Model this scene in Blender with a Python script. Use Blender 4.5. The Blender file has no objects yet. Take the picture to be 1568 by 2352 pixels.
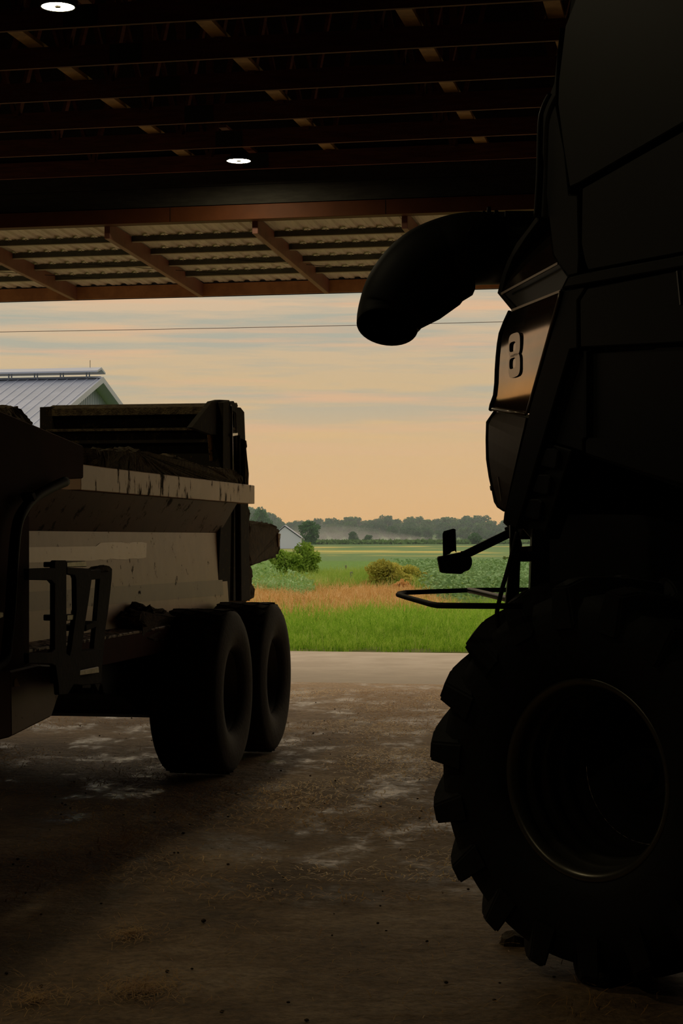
import bpy, bmesh, math, random
import numpy as np
from mathutils import Vector, Matrix, noise

random.seed(7); rng = np.random.default_rng(7)
R = math.radians
col = bpy.context.scene.collection
sc = bpy.context.scene

# ------------------------------------------------------------------ camera
F, CX, HY, CH = 4200.0, 784.0, 1235.0, 1.8      # focal length in px, centre column, horizon row, eye height
cd = bpy.data.cameras.new('camera'); cam = bpy.data.objects.new('camera', cd); col.objects.link(cam)
cam.location = (0, 0, CH); cam.rotation_euler = (R(90), 0, 0)
cd.sensor_fit = 'VERTICAL'; cd.sensor_height = 36; cd.lens = F / 2352 * 36
cd.shift_y = (HY - 1176) / 2352; cd.clip_start = .05; cd.clip_end = 4000
sc.camera = cam
sc.view_settings.view_transform = 'Standard'; sc.view_settings.look = 'None'
sc.view_settings.gamma = 1; sc.view_settings.exposure = 0; sc.view_settings.use_curve_mapping = False
sc.cycles.max_bounces = 8; sc.cycles.diffuse_bounces = 4; sc.cycles.volume_bounces = 0
sc.cycles.use_denoising = True; sc.cycles.transparent_max_bounces = 8

# ------------------------------------------------------------------ sky
LIGHT = 1.0
w = bpy.data.worlds.new('world'); sc.world = w; w.use_nodes = True
nt = w.node_tree; N = nt.nodes; L = nt.links; N.clear()
def nd(nt, t, **k):
    n = nt.nodes.new(t)
    for a, b in k.items():
        if a.startswith('i_'):
            n.inputs[int(a[2:]) if a[2:].isdigit() else a[2:]].default_value = b
        else: setattr(n, a, b)
    return n
def ramp(nt, stops, interp='LINEAR'):
    r = nt.nodes.new('ShaderNodeValToRGB'); e = r.color_ramp.elements
    while len(e) > 1: e.remove(e[0])
    e[0].position = stops[0][0]; e[0].color = (*stops[0][1], 1)
    for p, c in stops[1:]:
        x = e.new(p); x.color = (*c, 1)
    r.color_ramp.interpolation = interp
    return r
def s2l(r, g, b): return tuple(((v/255)/12.92 if v/255 <= .04045 else ((v/255+.055)/1.055)**2.4) for v in (r, g, b))
tc = nd(nt, 'ShaderNodeTexCoord'); sep = nd(nt, 'ShaderNodeSeparateXYZ'); L.new(tc.outputs['Generated'], sep.inputs[0])
mr = nd(nt, 'ShaderNodeMapRange'); mr.inputs[1].default_value = 0; mr.inputs[2].default_value = 1; L.new(sep.outputs['Z'], mr.inputs[0])
base = ramp(nt, [(0, s2l(233,180,110)), (.025, s2l(231,184,119)), (.055, s2l(222,184,130)), (.085, s2l(208,181,140)), (.11, s2l(205,182,150)),
                 (.14, s2l(216,187,155)), (.25, s2l(207,185,152)), (.5, s2l(201,182,153)), (1, s2l(196,181,156))])
L.new(mr.outputs[0], base.inputs[0])
mp = nd(nt, 'ShaderNodeMapping'); mp.inputs['Scale'].default_value = (4.2, 3, 62); mp.inputs['Rotation'].default_value = (0, R(2.2), 0)
L.new(tc.outputs['Generated'], mp.inputs[0])
n1 = nd(nt, 'ShaderNodeTexNoise', i_Scale=1.6, i_Detail=7.0, i_Roughness=.58); L.new(mp.outputs[0], n1.inputs['Vector'])
c1 = ramp(nt, [(.42, (0,0,0)), (.58, (1,1,1))]); L.new(n1.outputs['Fac'], c1.inputs[0])
band = ramp(nt, [(0, (0,0,0)), (.05, (.05,)*3), (.07, (.65,)*3), (.11, (1,)*3), (.3, (.8,)*3), (.7, (.3,)*3), (1, (.2,)*3)]); L.new(mr.outputs[0], band.inputs[0])
mm = nd(nt, 'ShaderNodeMath', operation='MULTIPLY'); L.new(c1.outputs[0], mm.inputs[0]); L.new(band.outputs[0], mm.inputs[1])
mx = nd(nt, 'ShaderNodeMixRGB'); L.new(mm.outputs[0], mx.inputs[0]); L.new(base.outputs[0], mx.inputs[1]); mx.inputs[2].default_value = (*s2l(176,173,155), 1)
mp2 = nd(nt, 'ShaderNodeMapping'); mp2.inputs['Scale'].default_value = (3.2, 3, 80); mp2.inputs['Location'].default_value = (3.1, 1, 4.7); mp2.inputs['Rotation'].default_value = (0, R(1.5), 0)
L.new(tc.outputs['Generated'], mp2.inputs[0])
n2 = nd(nt, 'ShaderNodeTexNoise', i_Scale=2.1, i_Detail=6.0, i_Roughness=.55); L.new(mp2.outputs[0], n2.inputs['Vector'])
c2 = ramp(nt, [(.5, (0,0,0)), (.68, (1,1,1))]); L.new(n2.outputs['Fac'], c2.inputs[0])
band2 = ramp(nt, [(0, (0,0,0)), (.04, (.15,)*3), (.07, (.75,)*3), (.14, (.7,)*3), (.5, (.2,)*3)]); L.new(mr.outputs[0], band2.inputs[0])
mm2 = nd(nt, 'ShaderNodeMath', operation='MULTIPLY'); L.new(c2.outputs[0], mm2.inputs[0]); L.new(band2.outputs[0], mm2.inputs[1])
mx2 = nd(nt, 'ShaderNodeMixRGB'); L.new(mm2.outputs[0], mx2.inputs[0]); L.new(mx.outputs[0], mx2.inputs[1]); mx2.inputs[2].default_value = (*s2l(226,180,140), 1)
# the sky away from the sunset side is cooler and dimmer, by azimuth
az = nd(nt, 'ShaderNodeMapRange'); az.inputs[1].default_value = -1; az.inputs[2].default_value = .6; L.new(sep.outputs['Y'], az.inputs[0])
az.inputs[3].default_value = 0
mx3 = nd(nt, 'ShaderNodeMixRGB'); L.new(az.outputs[0], mx3.inputs[0]); mx3.inputs[1].default_value = (*s2l(158,158,164), 1); L.new(mx2.outputs[0], mx3.inputs[2])
hi = ramp(nt, [(0, (.25,)*3), (.14, (.25,)*3), (.32, (.5,)*3), (1, (.56,)*3)]); L.new(mr.outputs[0], hi.inputs[0])   # the high cloud overhead is the brightest part
hs = nd(nt, 'ShaderNodeMath', operation='MULTIPLY'); hs.inputs[1].default_value = 4*LIGHT; L.new(hi.outputs[0], hs.inputs[0])
bg = nd(nt, 'ShaderNodeBackground'); L.new(hs.outputs[0], bg.inputs[1]); L.new(mx3.outputs[0], bg.inputs[0])
ow = nd(nt, 'ShaderNodeOutputWorld'); L.new(bg.outputs[0], ow.inputs[0])

# ------------------------------------------------------------------ helpers
def tag(o, label=None, cat=None, group=None, kind=None):
    for k, v in (('label', label), ('category', cat), ('group', group), ('kind', kind)):
        if v: o[k] = v
    return o
def empty(name, loc, rot=(0,0,0)):
    o = bpy.data.objects.new(name, None); o.location = loc; o.rotation_euler = rot; o.empty_display_size = .2
    col.objects.link(o); return o
def link(name, me, mat=None, parent=None):
    if mat is not None and not me.materials: me.materials.append(mat)
    o = bpy.data.objects.new(name, me); col.objects.link(o)
    if parent is not None: o.parent = parent
    return o
def wloc(o):
    v = Vector((0,0,0))
    while o is not None: v += o.location; o = o.parent
    return v
def mesh(name, verts, faces, mat=None, parent=None, smooth=False, world=True):
    """world coordinates in; the object sits at its parent's place"""
    off = wloc(parent) if (parent is not None and world) else Vector((0,0,0))
    me = bpy.data.meshes.new(name); me.from_pydata([Vector(v)-off for v in verts], [], faces); me.update()
    if smooth: me.polygons.foreach_set('use_smooth', [True]*len(me.polygons))
    return link(name, me, mat, parent)
def frombm(name, bm, mat=None, parent=None, smooth=False, world=True):
    off = wloc(parent) if (parent is not None and world) else Vector((0,0,0))
    if off.length: bmesh.ops.translate(bm, verts=bm.verts, vec=-off)
    me = bpy.data.meshes.new(name); bm.to_mesh(me); bm.free()
    if smooth: me.polygons.foreach_set('use_smooth', [True]*len(me.polygons))
    return link(name, me, mat, parent)
def npmesh(name, V, Fq, mat=None, parent=None, k=4):
    me = bpy.data.meshes.new(name); V = np.asarray(V, dtype=np.float32).reshape(-1, 3); Fq = np.asarray(Fq, dtype=np.int32).reshape(-1, k)
    if parent is not None:
        V = V - np.array(wloc(parent), dtype=np.float32)
    me.vertices.add(len(V)); me.vertices.foreach_set('co', V.ravel())
    me.loops.add(Fq.size); me.loops.foreach_set('vertex_index', Fq.ravel())
    me.polygons.add(len(Fq)); me.polygons.foreach_set('loop_start', np.arange(0, Fq.size, k, dtype=np.int32))
    me.polygons.foreach_set('loop_total', np.full(len(Fq), k, dtype=np.int32))
    me.update(calc_edges=True); me.validate()
    return link(name, me, mat, parent)
def bev(bm, wd, seg=1):
    ed = [e for e in bm.edges if len(e.link_faces) == 2 and e.calc_face_angle(0) > .4]
    if ed and wd: bmesh.ops.bevel(bm, geom=ed, offset=wd, segments=seg, affect='EDGES', clamp_overlap=True)
def bmbox(bm, M, size):
    """box of full size centred at matrix M"""
    bmesh.ops.create_cube(bm, size=1, matrix=M @ Matrix.Diagonal((*size, 1)))
def frame3(ax, ay, org):
    ax = Vector(ax).normalized(); ay = Vector(ay).normalized(); az = ax.cross(ay).normalized()
    m = Matrix((ax, ay, az)).transposed().to_4x4(); m.translation = org; return m
def prism(poly, d, bw=0, seg=1):
    """solid between polygon poly (world points) and poly + d"""
    bm = bmesh.new(); d = Vector(d)
    a = [bm.verts.new(p) for p in poly]; b = [bm.verts.new(Vector(p)+d) for p in poly]
    bm.faces.new(a); bm.faces.new(b[::-1]); n = len(poly)
    for i in range(n): bm.faces.new((a[i], b[i], b[(i+1)%n], a[(i+1)%n]))
    bmesh.ops.recalc_face_normals(bm, faces=bm.faces)
    bev(bm, bw, seg); return bm
def bar(p, q, wd, ht, up=(0,0,1), bw=0):
    """rectangular bar from p to q"""
    p = Vector(p); q = Vector(q); d = q-p; up = Vector(up)
    x = d.normalized(); y = up.cross(x).normalized(); z = x.cross(y)
    bm = bmesh.new(); m = Matrix((x, y, z)).transposed().to_4x4(); m.translation = (p+q)/2
    bmbox(bm, m, (d.length, wd, ht)); bev(bm, bw); return bm
def tube(pts, r, seg=10, bm=None, caps=True):
    bm = bm or bmesh.new(); pts = [Vector(p) for p in pts]; n = len(pts); rr = r if isinstance(r, (list, tuple)) else [r]*n
    t0 = (pts[1]-pts[0]).normalized(); u = t0.orthogonal().normalized(); rings = []
    for i, p in enumerate(pts):
        t = ((pts[min(i+1, n-1)]-pts[max(i-1, 0)])).normalized()
        u = (u - t*u.dot(t)).normalized(); v = t.cross(u)
        rings.append([bm.verts.new(p + (u*math.cos(a)+v*math.sin(a))*rr[i]) for a in [2*math.pi*k/seg for k in range(seg)]])
    for a, b in zip(rings, rings[1:]):
        for k in range(seg): bm.faces.new((a[k], a[(k+1)%seg], b[(k+1)%seg], b[k]))
    if caps: bm.faces.new(rings[0][::-1]); bm.faces.new(rings[-1])
    return bm
def smoothpath(pts, k=6):
    pts = [Vector(p) for p in pts]; out = []; n = len(pts)
    for i in range(n-1):
        a, b, c, d = pts[max(i-1,0)], pts[i], pts[i+1], pts[min(i+2,n-1)]
        for j in range(k):
            t = j/k; out.append(.5*((2*b)+(c-a)*t+(2*a-5*b+4*c-d)*t*t+(3*b-a-3*c+d)*t**3))
    return out+[pts[-1]]
def lathe(prof, seg=48, bm=None, close=False):
    """profile of (x along axle, radius) around the local X axis"""
    bm = bm or bmesh.new(); rings = []
    for x, r in prof:
        rings.append([bm.verts.new((x, r*math.cos(2*math.pi*k/seg), r*math.sin(2*math.pi*k/seg))) for k in range(seg)])
    pairs = list(zip(rings, rings[1:])) + ([(rings[-1], rings[0])] if close else [])
    for a, b in pairs:
        for k in range(seg): bm.faces.new((a[k], b[k], b[(k+1)%seg], a[(k+1)%seg]))
    bmesh.ops.recalc_face_normals(bm, faces=bm.faces)
    return bm
def lumpy(poly, d, amp, step=.03, seed=0, cuts=2):
    """caked, rough-edged solid: outline resampled and roughened, faces subdivided and displaced"""
    rr = random.Random(seed); out = []; n = len(poly)
    for i in range(n):
        a = Vector(poly[i]); b = Vector(poly[(i+1)%n]); k = max(1, int((b-a).length/step))
        for j in range(k):
            p = a.lerp(b, j/k); out.append(p)
    bm = bmesh.new(); d = Vector(d); nl = max(2, int(d.length/(step*3)))
    rings = []
    for q in range(nl+1):
        t = q/nl; sh = 1-.12*abs(2*t-1)**2
        c = sum(out, Vector())/len(out)
        rings.append([bm.verts.new(c+(p-c)*sh+d*t) for p in out])
    for a, b in zip(rings, rings[1:]):
        for i in range(len(out)): bm.faces.new((a[i], b[i], b[(i+1)%len(out)], a[(i+1)%len(out)]))
    f1 = bm.faces.new(rings[0]); f2 = bm.faces.new(rings[-1][::-1])
    bmesh.ops.triangulate(bm, faces=[f1, f2])
    bmesh.ops.subdivide_edges(bm, edges=[e for e in bm.edges if e.calc_length() > step*2.5], cuts=cuts, use_grid_fill=True)
    bmesh.ops.triangulate(bm, faces=bm.faces)
    bmesh.ops.recalc_face_normals(bm, faces=bm.faces); bm.normal_update()
    for v in bm.verts:
        k = noise.noise(v.co*18+Vector((seed,0,0)))*.6+noise.noise(v.co*55)*.4
        v.co += v.normal*k*amp*2+Vector((noise.noise(v.co*30), noise.noise(v.co*31+Vector((5,0,0))), noise.noise(v.co*29+Vector((9,0,0)))))*amp*.6
    return bm

# pixel of the photograph -> point at a given depth / on a vertical plane of the place
def at(px, py, Y): return Vector(((px-CX)/F*Y, Y, CH+(HY-py)/F*Y))
def bdir(b): return Vector((math.sin(R(b)), math.cos(R(b)), 0))      # unit vector of a compass bearing, 0 = straight ahead
class Plane:
    def __init__(s, p, n): s.p = Vector(p); s.n = Vector(n).normalized()
    def off(s, d): return Plane(s.p+s.n*d, s.n)
    def __call__(s, px, py):
        d = Vector(((px-CX)/F, 1, (HY-py)/F)); c = Vector((0,0,CH))
        return c+d*((s.p-c).dot(s.n)/d.dot(s.n))
    def poly(s, pts): return [s(*p) for p in pts]
def ground(px, py, z=0):
    Y = (CH-z)*F/(py-HY); return Vector(((px-CX)/F*Y, Y, z))

# ------------------------------------------------------------------ materials
def mat(name, c, rough=.6, metal=0, c2=None, nscale=4, ndet=5, lo=.4, hi=.6, bump=0, bscale=30, coat=0, spec=.5, stretch=(1,1,1), rough2=None, coords='Object', trans=0):
    m = bpy.data.materials.new(name); m.use_nodes = True; t = m.node_tree; b = t.nodes['Principled BSDF']
    b.inputs['Roughness'].default_value = rough; b.inputs['Metallic'].default_value = metal
    b.inputs['Base Color'].default_value = (*c, 1); b.inputs['Coat Weight'].default_value = coat; b.inputs['Coat Roughness'].default_value = .12
    b.inputs['Specular IOR Level'].default_value = spec
    tc = nd(t, 'ShaderNodeTexCoord'); mp = nd(t, 'ShaderNodeMapping'); mp.inputs['Scale'].default_value = stretch
    t.links.new(tc.outputs[coords], mp.inputs[0])
    if c2 or rough2 is not None:
        n = nd(t, 'ShaderNodeTexNoise', i_Scale=float(nscale), i_Detail=float(ndet), i_Roughness=.6); t.links.new(mp.outputs[0], n.inputs['Vector'])
        if c2:
            r = ramp(t, [(lo, c), (hi, c2)]); t.links.new(n.outputs['Fac'], r.inputs[0]); t.links.new(r.outputs[0], b.inputs['Base Color'])
        if rough2 is not None:
            r2 = ramp(t, [(lo, (rough,)*3), (hi, (rough2,)*3)]); t.links.new(n.outputs['Fac'], r2.inputs[0]); t.links.new(r2.outputs[0], b.inputs['Roughness'])
    if bump:
        n = nd(t, 'ShaderNodeTexNoise', i_Scale=float(bscale), i_Detail=4.0); t.links.new(mp.outputs[0], n.inputs['Vector'])
        bp = nd(t, 'ShaderNodeBump'); bp.inputs['Strength'].default_value = bump; bp.inputs['Distance'].default_value = .02
        t.links.new(n.outputs['Fac'], bp.inputs['Height']); t.links.new(bp.outputs[0], b.inputs['Normal'])
    return m
def leafmat(name, stops, scale=.6, tr=.35):
    m = bpy.data.materials.new(name); m.use_nodes = True; t = m.node_tree; t.nodes.clear()
    tc = nd(t, 'ShaderNodeTexCoord'); n = nd(t, 'ShaderNodeTexNoise', i_Scale=float(scale), i_Detail=4.0, i_Roughness=.7); t.links.new(tc.outputs['Object'], n.inputs['Vector'])
    r = ramp(t, stops); t.links.new(n.outputs['Fac'], r.inputs[0])
    d = nd(t, 'ShaderNodeBsdfDiffuse'); tl = nd(t, 'ShaderNodeBsdfTranslucent'); mx = nd(t, 'ShaderNodeMixShader'); mx.inputs[0].default_value = tr
    t.links.new(r.outputs[0], d.inputs[0]); t.links.new(r.outputs[0], tl.inputs[0]); t.links.new(d.outputs[0], mx.inputs[1]); t.links.new(tl.outputs[0], mx.inputs[2])
    o = nd(t, 'ShaderNodeOutputMaterial'); t.links.new(mx.outputs[0], o.inputs[0]); return m
def emit(name, c, s):
    m = bpy.data.materials.new(name); m.use_nodes = True; t = m.node_tree; t.nodes.clear()
    e = nd(t, 'ShaderNodeEmission'); e.inputs[0].default_value = (*c, 1); e.inputs[1].default_value = s
    o = nd(t, 'ShaderNodeOutputMaterial'); t.links.new(e.outputs[0], o.inputs[0]); return m

M = dict(
 lumber=mat('lumber', (.17,.055,.028), .8, c2=(.11,.034,.018), nscale=3, stretch=(1,1,9)),
 brace=mat('brace_lumber', (.42,.27,.09), .8, c2=(.28,.18,.06), nscale=6),
 plate=mat('connector_plate', (.06,.065,.055), .5, .6),
 roofdark=mat('roof_metal_dark', (.03,.03,.025), .8),
 wallsteel=mat('wall_steel', (.05,.05,.045), .8, c2=(.035,.035,.03)),
 header=mat('header_paint', (.10,.03,.008), .6, c2=(.085,.025,.0065), spec=.2),
 headdark=mat('header_boards', (.045,.042,.034), .8, c2=(.03,.028,.022), stretch=(1,1,6)),
 rafter=mat('rafter_paint', (.25,.10,.07), .55, c2=(.2,.08,.055)),
 purlin=mat('purlin_steel', (.11,.125,.10), .6, c2=(.085,.10,.08), nscale=9),
 lip=mat('purlin_lip', (.35,.3,.22), .5),
 sheet=mat('roof_sheet', (.66,.59,.45), .6, c2=(.56,.5,.38), nscale=2, stretch=(4,.6,1)),
 fascia=mat('fascia_board', (.50,.25,.11), .7, c2=(.38,.18,.08)),
 screw=mat('screw', (.5,.48,.4), .3, .8),
 black=mat('black_steel', (.007,.007,.005), .65, c2=(.012,.011,.008), spec=.2),
 rubber=mat('rubber', (.020,.016,.012), .8, c2=(.034,.026,.018), nscale=3, bump=.2, spec=.25),
 rubberb=mat('black_rubber', (.007,.007,.005), .75, c2=(.010,.009,.007), nscale=3, bump=.15, spec=.25),
 rimdark=mat('dark_rim', (.045,.045,.038), .42, .3, c2=(.03,.03,.025)),
 rimgrey=mat('trailer_rim', (.05,.047,.04), .5, .2),
 chrome=mat('bare_steel', (.4,.38,.33), .3, .8),
)

# ------------------------------------------------------------------ the barn (its own axes: a across, b towards the doorway)
BY = 11.4
BA = Vector((math.cos(R(BY)), -math.sin(R(BY)), 0)); BL = Vector((math.sin(R(BY)), math.cos(R(BY)), 0)); UP = Vector((0,0,1))
def B(a, b, z): return BA*a + BL*b + UP*z
WALLB = 21.08                                     # the doorway wall
def bbox(name, a0, a1, b0, b1, z0, z1, m, parent=None, bw=0):
    bm = bmesh.new(); mm = Matrix((BA, BL, UP)).transposed().to_4x4(); mm.translation = B((a0+a1)/2, (b0+b1)/2, (z0+z1)/2)
    bmbox(bm, mm, (a1-a0, b1-b0, z1-z0)); bev(bm, bw)
    return frombm(name, bm, m, parent)
def struct(o): o['kind'] = 'structure'; return o
WL, WR, WBK, EAVE, RIDGE = -14.5, 7.5, -9.0, 6.6, 10.2

# floor: earth inside the barn, gently uneven, wet in places
def floor_material():
    m = bpy.data.materials.new('earth_floor'); m.use_nodes = True; t = m.node_tree; b = t.nodes['Principled BSDF']
    tc = nd(t, 'ShaderNodeTexCoord')
    n = nd(t, 'ShaderNodeTexNoise', i_Scale=.9, i_Detail=9.0, i_Roughness=.68); t.links.new(tc.outputs['Object'], n.inputs['Vector'])
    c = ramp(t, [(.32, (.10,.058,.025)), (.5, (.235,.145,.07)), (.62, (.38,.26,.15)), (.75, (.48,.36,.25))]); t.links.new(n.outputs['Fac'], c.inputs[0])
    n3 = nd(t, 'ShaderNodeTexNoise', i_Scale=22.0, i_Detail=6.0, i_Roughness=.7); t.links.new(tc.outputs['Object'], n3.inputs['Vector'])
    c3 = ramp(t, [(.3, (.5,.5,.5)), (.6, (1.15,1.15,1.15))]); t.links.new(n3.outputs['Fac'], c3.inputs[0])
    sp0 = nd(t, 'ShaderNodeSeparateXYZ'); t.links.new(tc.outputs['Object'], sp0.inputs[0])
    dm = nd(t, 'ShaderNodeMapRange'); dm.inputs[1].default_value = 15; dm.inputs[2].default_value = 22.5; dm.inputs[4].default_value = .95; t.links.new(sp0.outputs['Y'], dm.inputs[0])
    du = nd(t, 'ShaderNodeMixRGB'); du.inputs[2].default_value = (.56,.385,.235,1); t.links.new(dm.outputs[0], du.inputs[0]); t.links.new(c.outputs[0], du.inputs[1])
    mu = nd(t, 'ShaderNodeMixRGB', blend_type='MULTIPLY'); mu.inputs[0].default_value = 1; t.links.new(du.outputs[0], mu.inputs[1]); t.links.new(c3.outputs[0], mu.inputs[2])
    # wet, muddy patches
    mp = nd(t, 'ShaderNodeMapping'); mp.inputs['Rotation'].default_value = (0, 0, R(11)); mp.inputs['Scale'].default_value = (1, .55, 1); mp.inputs['Location'].default_value = (2.3, .4, 0); t.links.new(tc.outputs['Object'], mp.inputs[0])
    n2 = nd(t, 'ShaderNodeTexNoise', i_Scale=1.9, i_Detail=9.0, i_Roughness=.72); t.links.new(mp.outputs[0], n2.inputs['Vector'])
    wet = ramp(t, [(.50, (0,0,0)), (.64, (1,1,1))]); t.links.new(n2.outputs['Fac'], wet.inputs[0])
    sp = nd(t, 'ShaderNodeSeparateXYZ'); t.links.new(tc.outputs['Object'], sp.inputs[0])
    rg = nd(t, 'ShaderNodeMapRange'); rg.inputs[1].default_value = 8; rg.inputs[2].default_value = 10.5; t.links.new(sp.outputs['Y'], rg.inputs[0])
    wm = nd(t, 'ShaderNodeMath', operation='MULTIPLY'); t.links.new(wet.outputs[0], wm.inputs[0]); t.links.new(rg.outputs[0], wm.inputs[1])
    dk = nd(t, 'ShaderNodeMixRGB', blend_type='MULTIPLY'); dk.inputs[2].default_value = (.6,.57,.55,1); t.links.new(wm.outputs[0], dk.inputs[0]); t.links.new(mu.outputs[0], dk.inputs[1]); t.links.new(dk.outputs[0], b.inputs['Base Color'])
    rr = nd(t, 'ShaderNodeMapRange'); rr.inputs[3].default_value = .75; rr.inputs[4].default_value = .19; t.links.new(wm.outputs[0], rr.inputs[0]); t.links.new(rr.outputs[0], b.inputs['Roughness'])
    bp = nd(t, 'ShaderNodeBump'); bp.inputs['Strength'].default_value = .55; bp.inputs['Distance'].default_value = .02; t.links.new(n3.outputs['Fac'], bp.inputs['Height'])
    n4 = nd(t, 'ShaderNodeTexNoise', i_Scale=5.0, i_Detail=5.0, i_Roughness=.6); t.links.new(tc.outputs['Object'], n4.inputs['Vector'])
    bp2 = nd(t, 'ShaderNodeBump'); bp2.inputs['Strength'].default_value = .5; bp2.inputs['Distance'].default_value = .07; t.links.new(n4.outputs['Fac'], bp2.inputs['Height']); t.links.new(bp.outputs[0], bp2.inputs['Normal'])
    t.links.new(bp2.outputs[0], b.inputs['Normal']); b.inputs['Specular IOR Level'].default_value = .4
    return m
def grid(name, a0, a1, b0, b1, na, nb, zf, m, fr=B):
    va = [a0+(a1-a0)*i/na for i in range(na+1)]; vb = [b0+(b1-b0)*j/nb for j in range(nb+1)]
    V = [];
    for bb in vb:
        for aa in va: V.append(fr(aa, bb, zf(aa, bb)))
    Q = [(j*(na+1)+i, j*(na+1)+i+1, (j+1)*(na+1)+i+1, (j+1)*(na+1)+i) for j in range(nb) for i in range(na)]
    return mesh(name, V, Q, m, smooth=True)
def floorz(a, b):
    return -.004 + .006*noise.noise(Vector((a*1.7, b*1.7, 3))) + .004*noise.noise(Vector((a*6, b*6, 1)))
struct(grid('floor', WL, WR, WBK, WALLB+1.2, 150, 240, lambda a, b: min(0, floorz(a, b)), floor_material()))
APR = mat('apron_concrete', (.50,.42,.33), .8, c2=(.38,.30,.22), nscale=1.2, ndet=9, bump=.15, bscale=20, rough2=.65)
struct(grid('floor_apron', -30, 26, WALLB+1.2, 28.4, 20, 4, lambda a, b: -.006, APR))

# walls and roof: closed, so that daylight comes only through the doorway
SD0, SD1, SDZ = 12.5, 19.2, 5.3            # an open side door in the left wall (its light shows in the paint of the combine hood)
struct(frombm('wall_left', prism([B(WL,WBK,0), B(WL,SD0,0), B(WL,SD0,SDZ), B(WL,SD1,SDZ), B(WL,SD1,0), B(WL,WALLB,0), B(WL,WALLB,EAVE), B(WL,WBK,EAVE)], BA*-.15), M['wallsteel']))
struct(bbox('wall_right', WR, WR+.15, WBK, WALLB, 0, EAVE, M['wallsteel']))
def gable(name, b0, b1, holes=None):
    """gable wall; with a doorway of half width either side when holes = (a0, a1, ztop)"""
    mid = (WL+WR)/2
    if not holes:
        P = [B(WL-.15,b0,0), B(WR+.15,b0,0), B(WR+.15,b0,EAVE), B(mid,b0,RIDGE), B(WL-.15,b0,EAVE)]
    else:
        h0, h1, zt = holes
        P = [B(WL-.15,b0,0), B(h0,b0,0), B(h0,b0,zt), B(h1,b0,zt), B(h1,b0,0), B(WR+.15,b0,0), B(WR+.15,b0,EAVE), B(mid,b0,RIDGE), B(WL-.15,b0,EAVE)]
    return struct(frombm(name, prism(P, BL*(b1-b0)), M['headdark'] if holes else M['wallsteel']))
gable('wall_back', WBK-.15, WBK)
DO0, DO1 = -11.5, 4.6
gable('wall_front', WALLB, WALLB+.15, (DO0, DO1, 5.58))
mid = (WL+WR)/2
roof = struct(frombm('ceiling', prism([B(WL-.4,WBK-.15,EAVE-.05), B(mid,WBK-.15,RIDGE), B(WR+.4,WBK-.15,EAVE-.05), B(WR+.4,WBK-.15,EAVE+.05), B(mid,WBK-.15,RIDGE+.1), B(WL-.4,WBK-.15,EAVE+.05)], BL*(WALLB+.3-WBK)), M['roofdark']))
for k, aa in enumerate([WL+.5+1.5*i for i in range(15)]):
    zz = RIDGE-(RIDGE-EAVE)*abs(aa-mid)/(mid-WL)-.14
    o = bbox('roof_purlin', aa-.02, aa+.02, WBK, WALLB, zz-.07, zz+.07, M['lumber'], roof)
# door header: steel track cover low on the wall, dark boards above it
hd = bbox('trim_1', DO0-.3, DO1+.3, WALLB-.16, WALLB, 5.555, 5.73, M['header'], bw=.004); struct(hd)
for k in range(6):
    a = DO0+k*2.6; bbox('cover_seam', a, a+.006, WALLB-.163, WALLB-.16, 5.56, 5.725, M['black'], hd)
for k, (z0, z1) in enumerate(((5.76,5.98),(5.985,6.17),(6.175,6.36))):
    bbox('header_board', WL+.1, WR-.1, WALLB-.05, WALLB, z0, z1, M['headdark'], hd)

# roof trusses across the barn
ZT = 6.05
def roofz(a): return RIDGE-(RIDGE-EAVE)*abs(a-mid)/(mid-WL)
def px_a(px, b, z):
    """across-position of a picture column on the line (b, z)"""
    s = (px-CX)/F; # X = s*Y ; X = a cos + b sin ; Y = -a sin + b cos
    c, sn = math.cos(R(BY)), math.sin(R(BY)); return b*(s*c-sn)/(c+s*sn)
truss_b = [14.5+1.196*i for i in range(-3, 6)]
ordn = ['nearest to the door header','second from the door header','third from the door header','fourth from the door header','fifth from the door header','sixth from the door header','seventh from the door header','eighth from the door header','ninth from the door header']
panels = [WL+.3+1.42*i for i in range(15)]
for i, b in enumerate(reversed(truss_b)):
    t = empty('roof_truss', B(0, b, ZT)); tag(t, 'red-brown timber roof truss, '+ordn[i], 'truss', 'roof trusses across the barn ceiling')
    bbox('bottom_chord', WL+.02, WR-.02, b-.019, b+.019, ZT, ZT+.185, M['lumber'], t)
    for sgn in (-1, 1):
        e = WL+.05 if sgn < 0 else WR-.05
        frombm('top_chord', bar(B(mid, b, RIDGE-.32), B(e, b, EAVE-.28), .038, .14), M['lumber'], t)
    for k, a in enumerate(panels):
        a2 = a+.71
        if roofz(a)-.4 < ZT+.5: continue
        if a2 < WR-1:
            frombm('web', bar(B(a, b+.0, ZT+.16), B(a2, b, roofz(a2)-.3), .038, .09, up=BL), M['lumber'], t)
            frombm('web', bar(B(a+1.40, b, ZT+.16), B(a2+.02, b, roofz(a2)-.3), .038, .09, up=BL), M['lumber'], t)
        if k % 2 == 0: bbox('web', a-.045, a+.045, b-.019, b+.019, ZT+.16, roofz(a)-.3, M['lumber'], t)
    for px in (290, ):
        a = px_a(290, 15.7, ZT)
        for aa in (a, a+5.1, a-4.6): bbox('connector_plate', aa-.15, aa+.15, b-.0225, b-.019, ZT+.01, ZT+.175, M['plate'], t)
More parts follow.
